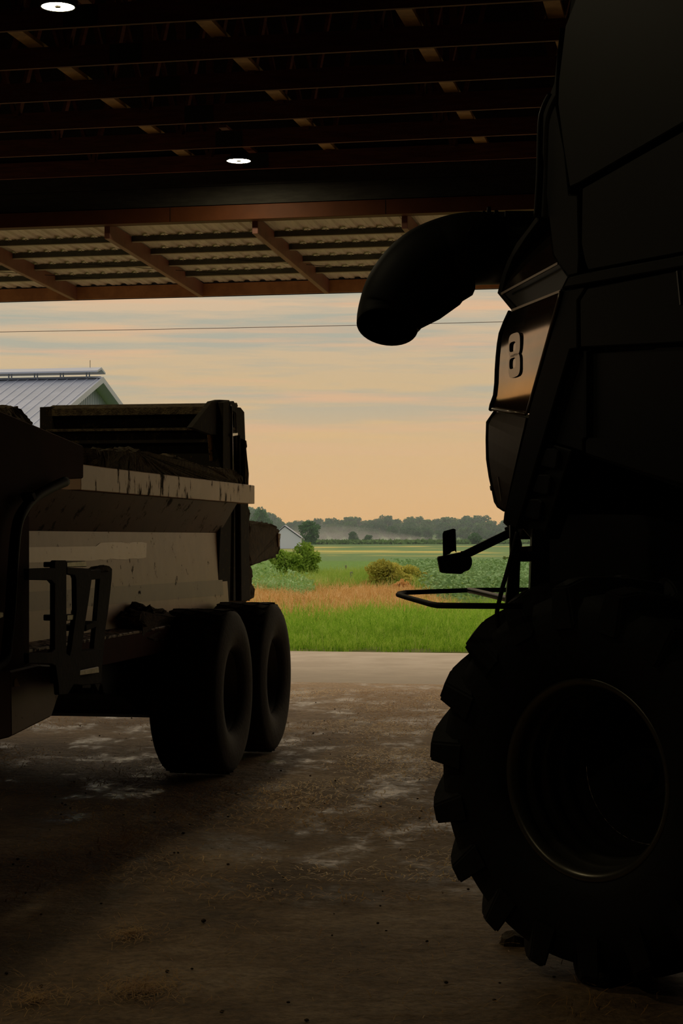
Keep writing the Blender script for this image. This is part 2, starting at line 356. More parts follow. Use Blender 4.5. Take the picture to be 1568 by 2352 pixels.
# flat runners tying the bottom chords together
for k, (px, b, lab) in enumerate(((950, 15.7, 'flat timber runner over the truss chords, right of the hanging lamps'), (505, 15.7, 'flat timber runner over the truss chords, passing above the farther lamp'), (85, 15.7, 'flat timber runner over the truss chords, reaching the left edge of the photo'), (1278, 15.7, 'flat timber runner over the truss chords, beside the combine roof'))):
    a = px_a(px, b, ZT+.19)
    o = bbox('chord_runner', a-.07, a+.07, truss_b[0]-1, WALLB-.06, ZT+.187, ZT+.225, M['brace'])
    tag(o, lab, 'timber', 'flat runners tying the trusses')

# the two lamps that hang under the trusses
LAMP = emit('lamp_glow', (1, .84, .52), 135); LAMPC = M['black']
def lamp(px, py, z, label):
    Y = (z-CH)*F/(HY-py); c = Vector(((px-CX)/F*Y, Y, z))
    t = empty('high_bay_lamp', c); tag(t, label, 'lamp', 'round lamps under the trusses')
    def disc(name, prof, m):
        bm = lathe(prof, 40); bmesh.ops.transform(bm, matrix=Matrix.Rotation(R(-90), 4, 'Y'), verts=bm.verts)
        bmesh.ops.translate(bm, vec=c, verts=bm.verts); return frombm(name, bm, m, t, smooth=False)
    r = .134
    disc('housing', [(.008, r+.012), (.03, r+.012), (.05, r*.75), (.10, r*.5), (.12, .0)], M['black'])
    disc('rim', [(-.002, r-.002), (-.002, r+.01), (.01, r+.012), (.01, r-.002)], M['black'])
    disc('diffuser', [(.004, .03), (.004, r)], LAMP)
    disc('sensor_cap', [(-.006, 0), (-.006, .02), (.004, .03)], M['black'])
    frombm('hook', tube([c+Vector((0,0,.11)), c+Vector((0,0,.24))], .006, 6), M['black'], t)
    bb = c.dot(BL); aa = c.dot(BA)
    bbox('mounting_board', aa-.045, aa+.045, bb-.7, bb+.7, z+.225, z+.255, M['lumber'], t)
lamp(548, 370, 6.045, 'round lit lamp above the brown door header, the farther of the two')
lamp(133, 16, 6.06, 'round lit lamp under the trusses at the top left corner')
l0 = bpy.data.objects['high_bay_lamp'].location; l1 = bpy.data.objects['high_bay_lamp.001'].location; dl = l1-l0
def copy_tree(o, parent=None):
    c = o.copy(); col.objects.link(c); c.parent = parent
    for k in list(o.children): copy_tree(k, c)
    return c
for k, lab in ((1, 'round lamp of the same row, above the front of the manure spreader'), (2, 'round lamp of the same row, above and left of the camera')):
    o = copy_tree(bpy.data.objects['high_bay_lamp.001']); o.location = l1+dl*k; o['label'] = lab

# ------------------------------------------------------------------ canopy outside the doorway
cz = lambda b: 5.54 - .041*(b-WALLB)              # underside of its purlins
cano = empty('canopy', B(0, 23, 5.5)); tag(cano, 'lean-to canopy of ribbed steel sheets on brown rafters above the doorway', 'canopy')
CB = 25.25
def sloped(name, a0, a1, b0, b1, lo, hi, m, parent=cano, bw=0):
    bm = bmesh.new(); vs = []
    for (bb) in (b0, b1):
        for (aa, h) in ((a0, lo), (a1, lo), (a1, hi), (a0, hi)): vs.append(bm.verts.new(B(aa, bb, cz(bb)+h)))
    for f in ((0,1,2,3),(7,6,5,4),(0,4,5,1),(1,5,6,2),(2,6,7,3),(3,7,4,0)): bm.faces.new([vs[i] for i in f])
    bmesh.ops.recalc_face_normals(bm, faces=bm.faces); bev(bm, bw); return frombm(name, bm, m, parent)
raf = []
for px in (-770, -428, -85, 252, 590, 932, 1275, 1620, 1960): raf.append(px_a(px, WALLB+.1, 5.45))
for a in raf: sloped('rafter', a-.035, a+.035, WALLB+.0, CB, -.13, .07, M['rafter'], bw=.004)
pb = [21.95, 22.75, 23.55, 24.35]
for b in pb:
    for a0, a1 in zip(raf, raf[1:]):
        pr = sloped('purlin', a0+.035, a1-.035, b-.018, b+.018, .003, .072, M['purlin'])
        sloped('purlin_lip', a0+.036, a1-.036, b-.03, b+.02, -.003, .006, M['lip'], pr)
for a0, a1 in zip(raf, raf[1:]):
    sloped('fascia_board', a0+.03, a1-.03, CB-.03, CB+.0, -.115, .06, M['fascia'])
sloped('eave_trim', raf[0], raf[-1], CB, CB+.02, -.125, .13, mat('eave_trim_paint', (.05,.07,.14), .5))
# ribbed sheets, each one a piece: 0.9 m wide with ribs every 0.225 m
def sheet(a0):
    prof = []
    for k in range(4):
        x = a0+k*.228
        prof += [(x, .099), (x+.03, .099), (x+.05, .076), (x+.1, .076), (x+.105, .081), (x+.12, .081), (x+.125, .076), (x+.178, .076), (x+.198, .099)]
    prof.append((a0+.914, .099))
    V = []; Fc = []
    for b in (WALLB+.0, CB+.05):
        for x, h in prof: V.append(B(x, b, cz(b)+h))
    n = len(prof)
    for b in (CB+.05, WALLB+.0):
        for x, h in prof: V.append(B(x, b, cz(b)+h+.004))
    for i in range(n-1):
        Fc.append((i, i+1, n+i+1, n+i)); Fc.append((2*n+i, 2*n+i+1, 3*n+i+1, 3*n+i))
    return mesh('roof_sheet', V, Fc, M['sheet'], cano)
a = raf[0]
while a < raf[-1]-.2: sheet(a); a += .9142
bm = bmesh.new()
for b in pb:
    x = raf[0]+.015
    while x < raf[-1]:
        mm = Matrix.Translation(B(x, b-.025, cz(b)+.070)); bmesh.ops.create_cone(bm, cap_ends=True, segments=6, radius1=.008, radius2=.008, depth=.02, matrix=mm); x += .2285
o = frombm('sheet_screw', bm, M['screw'], cano); o['kind'] = 'stuff'
for a in (raf[2]+.4, raf[3]+.5, raf[4]+.7):
    frombm('wind_rod', tube([B(a-1.6, 23.2, cz(23.2)-.0), B(a+.3, 24.3, cz(24.3)-.0)], .004, 5), M['black'], cano)
# canopy posts stand outside the picture, left and right
for a in (raf[0], raf[-1]): bbox('canopy_post', a-.08, a+.08, CB-.2, CB-.04, 0, cz(CB)-.1, M['rafter'], cano)

# ------------------------------------------------------------------ the land outside
def field_material():
    m = bpy.data.materials.new('field'); m.use_nodes = True; t = m.node_tree; b = t.nodes['Principled BSDF']; b.inputs['Roughness'].default_value = .9; b.inputs['Specular IOR Level'].default_value = .1
    tc = nd(t, 'ShaderNodeTexCoord'); sp = nd(t, 'ShaderNodeSeparateXYZ'); t.links.new(tc.outputs['Object'], sp.inputs[0])
    wv = nd(t, 'ShaderNodeTexNoise', i_Scale=.03, i_Detail=3.0); t.links.new(tc.outputs['Object'], wv.inputs['Vector'])
    ad = nd(t, 'ShaderNodeMath', operation='MULTIPLY_ADD'); ad.inputs[1].default_value = 30; t.links.new(wv.outputs['Fac'], ad.inputs[0]); t.links.new(sp.outputs['Y'], ad.inputs[2])
    mr = nd(t, 'ShaderNodeMapRange'); mr.inputs[1].default_value = 15+28; mr.inputs[2].default_value = 15+900; t.links.new(ad.outputs[0], mr.inputs[0])
    k = lambda y: (y-28)/872
    base = ramp(t, [(k(28), (.10,.075,.03)), (k(33), (.12,.16,.035)), (k(60), (.14,.20,.04)), (k(88), (.13,.25,.045)), (k(135), (.13,.25,.05)), (k(150), (.14,.23,.085)), (k(260), (.16,.26,.10)), (k(420), (.11,.2,.07)), (k(600), (.09,.17,.05))])
    t.links.new(mr.outputs[0], base.inputs[0])
    mp = nd(t, 'ShaderNodeMapping'); mp.inputs['Scale'].default_value = (.035, .022, 1); mp.inputs['Location'].default_value = (.62, .3, 0); t.links.new(tc.outputs['Object'], mp.inputs[0])
    st = nd(t, 'ShaderNodeTexNoise', i_Scale=1.0, i_Detail=4.0, i_Roughness=.6); t.links.new(mp.outputs[0], st.inputs['Vector'])
    sr = ramp(t, [(.50, (0,0,0)), (.60, (1,1,1))]); t.links.new(st.outputs['Fac'], sr.inputs[0])
    zone = ramp(t, [(k(170), (0,0,0)), (k(190), (1,1,1)), (k(400), (1,1,1)), (k(430), (0,0,0))]); t.links.new(mr.outputs[0], zone.inputs[0])
    mu = nd(t, 'ShaderNodeMath', operation='MULTIPLY'); t.links.new(sr.outputs[0], mu.inputs[0]); t.links.new(zone.outputs[0], mu.inputs[1])
    mx = nd(t, 'ShaderNodeMixRGB'); mx.inputs[2].default_value = (.55,.46,.13,1); t.links.new(mu.outputs[0], mx.inputs[0]); t.links.new(base.outputs[0], mx.inputs[1])
    fn = nd(t, 'ShaderNodeTexNoise', i_Scale=2.0, i_Detail=6.0, i_Roughness=.75); t.links.new(tc.outputs['Object'], fn.inputs['Vector'])
    fr = ramp(t, [(.3, (.6,.6,.6)), (.7, (1.25,1.25,1.25))]); t.links.new(fn.outputs['Fac'], fr.inputs[0])
    mm = nd(t, 'ShaderNodeMixRGB', blend_type='MULTIPLY'); mm.inputs[0].default_value = 1; t.links.new(mx.outputs[0], mm.inputs[1]); t.links.new(fr.outputs[0], mm.inputs[2]); t.links.new(mm.outputs[0], b.inputs['Base Color'])
    return m
def landz(x, y):
    z = -.03
    if y > 760: z += min(5, (y-760)*.014)
    return z
FM = field_material()
ys = [27.5, 30, 34, 38, 44, 50, 60, 75, 100, 140, 200, 300, 450, 600, 760, 850, 1000, 1300, 2200]
xs = [-900, -400, -150, -60, -30, -15, -8, -4, 0, 4, 8, 15, 30, 60, 150, 400, 900]
V = []
for y in ys:
    for x in xs: V.append((x, y - (x*.2 if y < 28 else (x*.2 if abs(x) < 40 and y < 40 else 0)), landz(x, y)-(.02 if y < 29 else 0)))
n = len(xs); struct(mesh('field', V, [(j*n+i, j*n+i+1, (j+1)*n+i+1, (j+1)*n+i) for j in range(len(ys)-1) for i in range(n-1)], FM))
struct(mesh('ground', [(-900,-300,-.06), (900,-300,-.06), (900,40,-.06), (-900,40,-.06)], [(0,1,2,3)], mat('yard_earth', (.2,.17,.12), .9)))

def blades(name, pts, hts, wd, lean, m, seg=3, droop=.5, parent=None):
    """grass: each blade a bent, tapering strip"""
    n = len(pts); P = np.zeros((n, seg*2+2, 3), np.float32); a = rng.uniform(0, 2*np.pi, n); la = rng.uniform(0, 2*np.pi, n); ln = rng.uniform(.1, 1, n)*lean*hts
    for s in range(seg+1):
        t = s/seg; cx = pts[:,0]+np.cos(la)*ln*t**2; cy = pts[:,1]+np.sin(la)*ln*t**2; cz_ = pts[:,2]+hts*(t-droop*t**3*ln/np.maximum(hts,.01))
        ww = wd*(1-t*.92)*.5
        P[:,s*2,0] = cx-np.cos(a)*ww; P[:,s*2,1] = cy-np.sin(a)*ww; P[:,s*2,2] = cz_
        P[:,s*2+1,0] = cx+np.cos(a)*ww; P[:,s*2+1,1] = cy+np.sin(a)*ww; P[:,s*2+1,2] = cz_
    f = np.array([[s*2, s*2+1, s*2+3, s*2+2] for s in range(seg)]); nv = seg*2+2
    Fq = (f[None]+(np.arange(n)*nv)[:,None,None]).reshape(-1, 4)
    return npmesh(name, P, Fq, m, parent)
def leafcards(name, C, size, m, parent=None, flat=0.0):
    """leaves: small four-sided blades turned every way at the points C"""
    n = len(C); u = rng.normal(size=(n,3)); u /= np.linalg.norm(u, axis=1)[:,None]; v = rng.normal(size=(n,3)); v[:,2] *= (1-flat); u[:,2] *= (1-flat)
    v -= u*(u*v).sum(1)[:,None]; v /= np.linalg.norm(v, axis=1)[:,None]+1e-6
    s = (size*rng.uniform(.6, 1.3, n))[:,None]
    P = np.stack([C-u*s, C+v*s*.5, C+u*s, C-v*s*.5], 1)
    return npmesh(name, P, np.arange(n*4).reshape(-1,4), m, parent)
def inpoly(x, y, poly):
    c = np.zeros(len(x), bool); n = len(poly)
    for i in range(n):
        x0, y0 = poly[i]; x1, y1 = poly[(i+1)%n]
        c ^= ((y0 > y) != (y1 > y)) & (x < (x1-x0)*(y-y0)/(y1-y0+1e-9)+x0)
    return c
def nz(x, y, s, o=0.): return np.array([noise.noise(Vector((a*s, b*s, o))) for a, b in zip(x, y)])
GRASS = leafmat('grass_green', [(.32, (.09,.20,.02)), (.45, (.24,.44,.035)), (.56, (.42,.62,.07)), (.7, (.66,.74,.2))], 7)
GRASS2 = leafmat('grass_light', [(.3, (.25,.38,.05)), (.55, (.45,.55,.12)), (.75, (.6,.6,.25))], 2.5)
DRY = leafmat('dry_grass', [(.32, (.36,.17,.045)), (.48, (.72,.40,.13)), (.66, (.95,.68,.34))], 4, .35)
WEED = leafmat('weed_leaves', [(.3, (.14,.27,.06)), (.5, (.32,.50,.17)), (.7, (.52,.66,.36))], 3, .3)
edge = lambda x: 28.6-x*.2
# roadside grass between the apron and the field, in tufts
def scatter(n, x0, x1, y0, y1, dens, thr): 
    x = rng.uniform(x0, x1, n); y = rng.uniform(y0, y1, n); d = nz(x, y, dens)+rng.uniform(-.25,.25,n); k = d > thr; return x[k], y[k]
x, y = scatter(26000, -4, 6, 29.2, 33, 1.4, -.12); k = y > edge(x)+.15; x, y = x[k], y[k]
h = np.clip(.18+.10*nz(x, y, .8, 3)+.06*(y-29)+rng.normal(0,.06,len(x)), .06, .7)
o = blades('roadside_grass', np.stack([x, y, np.full(len(x), -.03)], 1), h, .013, .8, GRASS); tag(o, 'green roadside grass growing along the pale concrete apron', 'grass', kind='stuff')
x, y = scatter(52000, -5, 9, 32, 43, .7, -.15)
bnd = 37.5+1.2*x+1.2*nz(x, np.zeros(len(x)), .9)      # the green ends where the dry grass starts, farther back on the right
k = y < np.clip(bnd, 34.5, 43); x, y = x[k], y[k]
h = np.clip(.50+.22*nz(x, y, .6, 5)+rng.normal(0,.12,len(x)), .15, 1.1)
o = blades('tall_grass', np.stack([x, y, np.full(len(x), -.03)], 1), h, .018, .7, GRASS); tag(o, 'tall bright green grass in front of the dry orange grass', 'grass', kind='stuff')
x, y = scatter(5000, -5, 8, 30, 40, .9, .0); h = np.clip(.55+rng.normal(0,.15,len(x)), .2, 1)
o = blades('seed_heads', np.stack([x, y, np.full(len(x), -.03)], 1), h, .011, 1.1, GRASS2, droop=1.2); tag(o, 'pale bent seed stalks standing among the green grass', 'grass', kind='stuff')
# dead, orange grass
x, y = scatter(60000, -5, 8, 35, 64, .35, -.22)
k = (y > np.clip(36.2+1.2*x, 35, 60)) & (x < 3.6-.02*y+.8*nz(x, y, .4, 8)); x, y = x[k], y[k]
h = np.clip(.42+.2*nz(x, y, .5, 9)+rng.normal(0,.1,len(x)), .12, .95)
o = blades('dry_grass', np.stack([x, y, np.full(len(x), -.03)], 1), h, .022, 1.0, DRY, droop=.9); tag(o, 'dead orange-brown grass patch behind the tall green grass', 'grass', kind='stuff')
# leafy pale green weeds behind the dry patch, to the left, and low growth in front of the posts
x = rng.uniform(-6.5, -.9, 11000); y = rng.uniform(56, 74, 11000); d = nz(x, y, .5, 2)
z = rng.uniform(0, 1, 11000)*np.clip(.6+.6*d-.2*np.maximum(0, x+3), .15, 1.1)
o = leafcards('leafy_weeds', np.stack([x, y, z], 1), .075, WEED); tag(o, 'pale green leafy weeds between the dry grass and the round bush', 'weeds', kind='stuff')
x = rng.uniform(-3, 5, 16000); y = rng.uniform(60, 84, 16000); d = nz(x, y, .4, 6); h = np.clip(.5+.5*d+rng.normal(0,.1,16000), .1, 1.1)
o = blades('meadow_grass', np.stack([x, y, np.full(16000, -.03)], 1), h, .03, .8, leafmat('meadow', [(.3, (.2,.34,.05)), (.5, (.36,.5,.08)), (.7, (.6,.6,.2))], .5)); tag(o, 'yellow-green meadow growth around the weathered fence posts', 'grass', kind='stuff')
# soybean field in leaf, to the right
n = 56000; x = rng.uniform(1.2, 24, n); y = 50+45*rng.uniform(0,1,n)**1.5; k = (x > 2.6+.4*nz(x, y, .2)) ; x, y = x[k], y[k]
row = np.round(x/.55)*.55; x = row+rng.normal(0,.12,len(x)); z = rng.uniform(.12, .75, len(x))
o = leafcards('soybean_plants', np.stack([x, y, z], 1), .085, leafmat('soy_leaves', [(.3, (.13,.24,.08)), (.5, (.24,.38,.15)), (.7, (.40,.54,.28))], 2.0, .2), flat=.4); tag(o, 'rows of dark green bean plants right of the yellowish shrub', 'crops', kind='stuff')
# tall crop strips at the far side of the field
n = 9000; x = rng.uniform(-30, 62, n); y = rng.uniform(500, 520, n); z = rng.uniform(0, .9, n)
o = leafcards('corn_strip', np.stack([x, y+x*.5, z], 1), .7, leafmat('corn_leaves', [(.3, (.09,.18,.05)), (.7, (.16,.27,.07))], .1, .2)); tag(o, 'low dark strip of tall crops in front of the hazy trees', 'crops', kind='stuff')
n = 700; x = rng.uniform(10.5, 22, n); y = rng.uniform(118, 121, n); z = rng.uniform(0, .5, n)
o = leafcards('reed_patch', np.stack([x, y, z], 1), .16, leafmat('reed_leaves', [(.3, (.09,.13,.04)), (.7, (.2,.24,.09))], .4, .2)); tag(o, 'olive strip of rough growth behind the small field gate', 'weeds', kind='stuff')

# ------------------------------------------------------------------ trees and bushes
def crown_points(n, lumps, shell=.75):
    """points near the surface of a set of round lumps (cx, cy, cz, rx, rz)"""
    W = np.array([l[3]**2 for l in lumps]); idx = rng.choice(len(lumps), n, p=W/W.sum()); Lm = np.array(lumps)[idx]
    d = rng.normal(size=(n,3)); d /= np.linalg.norm(d, axis=1)[:,None]; r = shell+(1.06-shell)*rng.uniform(0,1,n)
    return np.stack([Lm[:,0]+d[:,0]*Lm[:,3]*r, Lm[:,1]+d[:,1]*Lm[:,3]*r, Lm[:,2]+d[:,2]*Lm[:,4]*r], 1)
def tree_proto(h, wd, n, leaf, m, mt, trunk_h=.2, k=14, sd=1):
    rr = random.Random(sd); lumps = [(0,0,h*.5,wd*.42,h*.38)]
    for i in range(k):
        a = rr.uniform(0, 6.28); q = rr.uniform(.1,.36)*wd; zz = rr.uniform(trunk_h+.08, .9)*h; s = 1-.5*abs(zz/h-.5)
        lumps.append((math.cos(a)*q*s, math.sin(a)*q*s, zz, rr.uniform(.13,.22)*wd, rr.uniform(.09,.15)*h))
    C = crown_points(n, lumps, .55)
    cr = leafcards('crown', C, leaf, m)
    bm = tube([(0,0,-.1),(wd*.01,0,h*trunk_h),(0,wd*.01,h*.5),(0,0,h*.8)], [h*.025,h*.02,h*.012,h*.004], 6)
    for i in range(4):
        a = rr.uniform(0,6.28); tube([(0,0,h*(.25+.1*i)),(math.cos(a)*wd*.3,math.sin(a)*wd*.3,h*(.45+.1*i))], [h*.009,h*.003], 5, bm=bm)
    tr = frombm('trunk', bm, mt); return cr, tr
BARK = mat('bark', (.06,.045,.03), .9)
TL = [leafmat('tree_leaves_dark', [(.3, (.03,.09,.03)), (.6, (.085,.20,.06)), (.8, (.14,.27,.08))], .25, .2),
      leafmat('tree_leaves_mid', [(.3, (.05,.12,.035)), (.6, (.12,.23,.065)), (.8, (.18,.30,.10))], .25, .2)]
protos = [tree_proto(11, 12.5, 2600, .6, TL[i % 2], BARK, .06, 18, i) for i in range(5)]
used = set()
def place_tree(i, x, y, z, s, sz, rz, label, group=None, name='tree'):
    t = empty(name, (x, y, z), (0, 0, rz)); t.scale = (s, s, sz); tag(t, label, 'tree', group)
    for p in protos[i]:
        if i in used: c = p.copy(); col.objects.link(c)
        else: c = p
        c.parent = t
    used.add(i); return t
rr = random.Random(3)
def treetop(px):     # skyline of the wood: picture row of the tree tops along the columns
    K = [(200,1188),(330,1192),(430,1184),(500,1178),(560,1160),(600,1168),(625,1185),(655,1196),(680,1198),(700,1192),(740,1196),(780,1188),(800,1184),(830,1194),(870,1190),(910,1186),(950,1190),(1000,1188),(1040,1190),(1080,1187),(1120,1188),(1170,1198),(1240,1192),(1400,1188),(1600,1194)]
    for (a, ya), (b, yb) in zip(K, K[1:]):
        if a <= px <= b: return ya+(yb-ya)*(px-a)/(b-a)
    return 1195
for rowk, (Y, dy, st, lab) in enumerate(((1000, 0, 22, 'broad tree on the skyline of the hazy wood'), (900, 12, 27, 'dark tree in the middle depth of the hazy wood'), (800, 26, 32, 'low tree along the front edge of the hazy wood'))):
    px = 250+rowk*9
    while px < 1560:
        top = treetop(px)+dy+rr.uniform(-4,5); z0 = landz(0, Y); H = CH+(HY-top)/F*Y-z0
        place_tree(rr.randrange(5), (px-CX)/F*Y, Y+rr.uniform(-15,15), z0-.5, rr.uniform(.8,1.05)*max(H,6)/11*1.02, (H+.5)/11*1.04, rr.uniform(0,6.28), lab, ('trees on the skyline', 'trees in the middle of the wood', 'trees along the front of the wood')[rowk])
        px += st*rr.uniform(.75,1.2)
for px, top, base_, Y, wpx, lab in ((598,1163,1245,560,52,'tall tree rising highest at the end of the wood, above the manure spreader tail'),
                                (710,1198,1246,470,52,'dark rounded tree right beside the white shed'),
                                (812,1222,1246,600,26,'small round tree standing in the mist before the wood'),
                                (845,1227,1246,600,22,'small pale tree just right of the round misty tree'),
                                (1090,1222,1250,520,34,'pale green shrub-like tree at the wood edge near the tail lamp')):
    z0 = -.03; H = CH+(HY-top)/F*Y-z0
    t = place_tree(rr.randrange(5), (px-CX)/F*Y, Y, z0-.3, wpx/F*Y/12, (H+.3)/10.6, rr.uniform(0,6), lab)
def bush(px, top, base_, wpx, m, leaf, n, label, k=12, name='bush', sd=1):
    Y = CH*F/(base_-HY); H = (base_-top)/F*Y; W = wpx/F*Y; x = (px-CX)/F*Y
    t = empty(name, (x, Y, -.03)); tag(t, label, 'bush')
    q = random.Random(sd); lumps = [(0,0,H*.5,W*.33,H*.40)]
    for i in range(k):
        a = q.uniform(0, 6.28); r = q.uniform(.15,.36)*W; lumps.append((math.cos(a)*r, math.sin(a)*r, H*q.uniform(.2,.85), W*q.uniform(.1,.2), H*q.uniform(.12,.2)))
    C = crown_points(n, lumps, .5); C[:,2] = np.maximum(C[:,2], .02)
    o = leafcards('foliage', C, leaf, m); o.parent = t
    bm = bmesh.new()
    for i in range(7):
        a = q.uniform(0, 6.28); tube([(0,0,0), (math.cos(a)*W*.12, math.sin(a)*W*.12, H*.35), (math.cos(a)*W*.28, math.sin(a)*W*.28, H*.75)], [.03,.02,.008], 5, bm=bm)
    s = frombm('stems', bm, BARK); s.parent = t; return t
BG = leafmat('bush_leaves', [(.3, (.13,.22,.03)), (.5, (.28,.42,.06)), (.7, (.5,.62,.14))], .9)
YG = leafmat('yellow_bush_leaves', [(.3, (.26,.26,.05)), (.5, (.52,.48,.09)), (.7, (.8,.68,.22))], 1.1)
bush(695, 1235, 1334, 84, BG, .07, 5200, 'rounded green bush in the field, rightmost of the pair beside the white shed', sd=2)
bush(655, 1258, 1340, 84, BG, .07, 4200, 'lower lighter green bush leaning against the rounded one', sd=4)
bush(888, 1282, 1358, 124, YG, .055, 5200, 'yellow-green shrub in the middle of the meadow', sd=5)
bush(938, 1290, 1354, 100, YG, .055, 2800, 'sparser yellowish shrub joined to the right of the yellow-green one', sd=8)
bush(968, 1305, 1350, 40, leafmat('gold_leaves', [(.3, (.42,.36,.06)), (.7, (.66,.5,.2))], 1.0), .05, 800, 'small golden shrub at the bean rows', k=6, sd=9)
bush(925, 1330, 1362, 66, DRY, .06, 1200, 'low dead orange brush at the foot of the shrubs', k=8, name='dead_brush', sd=10)

# fence posts and a field gate
WOODG = mat('weathered_wood', (.16,.14,.11), .9)
def post(px, top, base_, lab, wd=.1):
    p = ground(px, base_); H = (base_-top)/F*p.y
    bm = lathe([(0,.0),(0,wd/2),(H*.97,wd/2*.92),(H,wd/4),(H,0)], 8); bmesh.ops.transform(bm, matrix=Matrix.Rotation(R(-90),4,'Y'), verts=bm.verts)
    bmesh.ops.translate(bm, vec=p-Vector((0,0,.05)), verts=bm.verts); o = frombm('fence_post', bm, WOODG); tag(o, lab, 'post', 'weathered fence posts'); return o
post(807, 1310, 1342, 'weathered wooden fence post, tallest of those in the meadow', .13)
post(794, 1296, 1316, 'thin fence post standing behind the tallest meadow post', .1)
post(773, 1325, 1345, 'short broken fence post left of the tallest meadow post', .08)
g = empty('field_gate', ground(1120, 1322)); tag(g, 'low grey pipe gate in the bean field, behind the tail lamp', 'gate')
for px in (1095, 1134, 1172, 1212): 
    p = ground(px, 1323); frombm('gate_post', bar(p, p+Vector((0,0,.42)), .05, .05, up=(1,0,0)), WOODG, g)
p = ground(1095, 1323); q = ground(1212, 1323); frombm('gate_rail', bar(p+Vector((0,0,.4)), q+Vector((0,0,.4)), .04, .06), WOODG, g)

# ------------------------------------------------------------------ white farm buildings
WSH = mat('white_steel', (.33,.36,.43), .55, c2=(.28,.31,.37), nscale=.5, stretch=(1,1,3))
WTR = mat('white_trim', (.38,.41,.48), .5)
pk = at(222, 868, 80); pk.z += 0
barn = empty('livestock_barn', (pk.x-12, pk.y+2, 0)); tag(barn, 'white steel barn with a raised ridge vent, behind the manure spreader', 'barn')
hw, pitch = 7.0, .363
def WB(a, b, z): return Vector((pk.x, pk.y, 0))+BA*a+BL*b+UP*z
rz = pk.z; ez = rz-pitch*hw
Lb = 30.0
ov = .55
def roofplane(name, sgn):
    nrib = int(Lb/.457)
    o = frombm(name, prism([WB(ov-.3,0,rz), WB(ov-.3,sgn*(hw+.3),rz-pitch*(hw+.3)), WB(-Lb,sgn*(hw+.3),rz-pitch*(hw+.3)), WB(-Lb,0,rz)], (0,0,-.06)), WSH, barn)
    return o
for sgn in (-1, 1):
    o = roofplane('roof', sgn); bm = bmesh.new()
    for k in range(int(Lb/.457)):
        x = .1-k*.457; v = bar(WB(x,0,rz+.012), WB(x,sgn*(hw+.3),rz-pitch*(hw+.3)+.012), .05, .04, up=BA)
        me = bpy.data.meshes.new('tmp'); v.to_mesh(me); v.free(); bm.from_mesh(me); bpy.data.meshes.remove(me)
    s = frombm('standing_rib', bm, WTR, o, world=False); s.data.transform(Matrix.Translation(-wloc(o))); s['kind'] = 'stuff'
    frombm('rake_trim', prism([WB(.26,0,rz+.04), WB(.26,sgn*(hw+.32),rz-pitch*(hw+.32)+.04), WB(.26,sgn*(hw+.32),rz-pitch*(hw+.32)-.22), WB(.26,0,rz-.22)], BA*.05), WTR, barn)
    frombm('soffit', prism([WB(-.35,0,rz-.1), WB(.26,0,rz-.1), WB(.26,sgn*(hw+.25),rz-pitch*(hw+.25)-.1), WB(-.35,sgn*(hw+.25),rz-pitch*(hw+.25)-.1)], (0,0,-.03)), WTR, barn)
    frombm('side_wall', prism([WB(-Lb,sgn*hw,0), WB(-.35,sgn*hw,0), WB(-.35,sgn*hw,ez), WB(-Lb,sgn*hw,ez)], BL*(-sgn*.1)), WSH, barn)
frombm('gable_wall', prism([WB(-.35,-hw,0), WB(-.35,hw,0), WB(-.35,hw,ez-.08), WB(-.35,0,rz-.1), WB(-.35,-hw,ez-.08)], -BA*.1), WSH, barn)
bm = bmesh.new(); k = -hw+.15
while k < hw:
    v = bar(WB(-.34,k,0), WB(-.34,k,rz-pitch*abs(k)-.15), .07, .05, up=BA); me = bpy.data.meshes.new('tmp'); v.to_mesh(me); v.free(); bm.from_mesh(me); bpy.data.meshes.remove(me); k += .2285
s = frombm('wall_rib', bm, WTR, barn); s['kind'] = 'stuff'
v0, v1 = .22, -Lb
frombm('ridge_vent_cap', prism([WB(v0,-.55,rz+.27), WB(v0,0,rz+.46), WB(v0,.55,rz+.27), WB(v0,.55,rz+.20), WB(v0,0,rz+.36), WB(v0,-.55,rz+.20)], BA*(v1-v0)), WTR, barn)
frombm('ridge_cap', prism([WB(.2,-.25,rz-.03), WB(.2,0,rz+.07), WB(.2,.25,rz-.03)], BA*(v1-v0)), WTR, barn)
for k in range(10):
    for dd in (0, .13):
        x = -.3-k*1.2-dd
        frombm('vent_post', bar(WB(x,-.1,rz), WB(x,-.1,rz+.36), .05, .05, up=BA), WTR, barn)
frombm('lightning_rod', tube([WB(-.3,0,rz+.4), WB(-.3,0,rz+.78)], .012, 5), M['black'], barn)
# the small white shed far off
sh = ground(668, 1243); sh = at(668, 1247, 300); shed = empty('white_shed', (sh.x, 300, 0)); tag(shed, 'small white shed with a low gable roof, far off between spreader and dark tree', 'shed')
def SB(x, y, z): return Vector((sh.x+x, 300+y, z))
x0, x1 = -3.2, 1.55
frombm('gable_end', prism([SB(x0,0,0), SB(x1,0,0), SB(x1,0,1.75), SB((x0+x1)/2-.2,0,3.6), SB(x0,0,1.75)], (0,9,0)), mat('shed_wall_white', (.55,.58,.62), .6), shed)
for sgn, xe in ((-1, x0-.2), (1, x1+.2)):
    xm = (x0+x1)/2-.2
    frombm('shed_roof', prism([SB(xm,-.2,3.75), SB(xe,-.2,1.75), SB(xe,-.2,1.87), SB(xm,-.2,3.87)], (0,9.4,0)), WTR, shed)

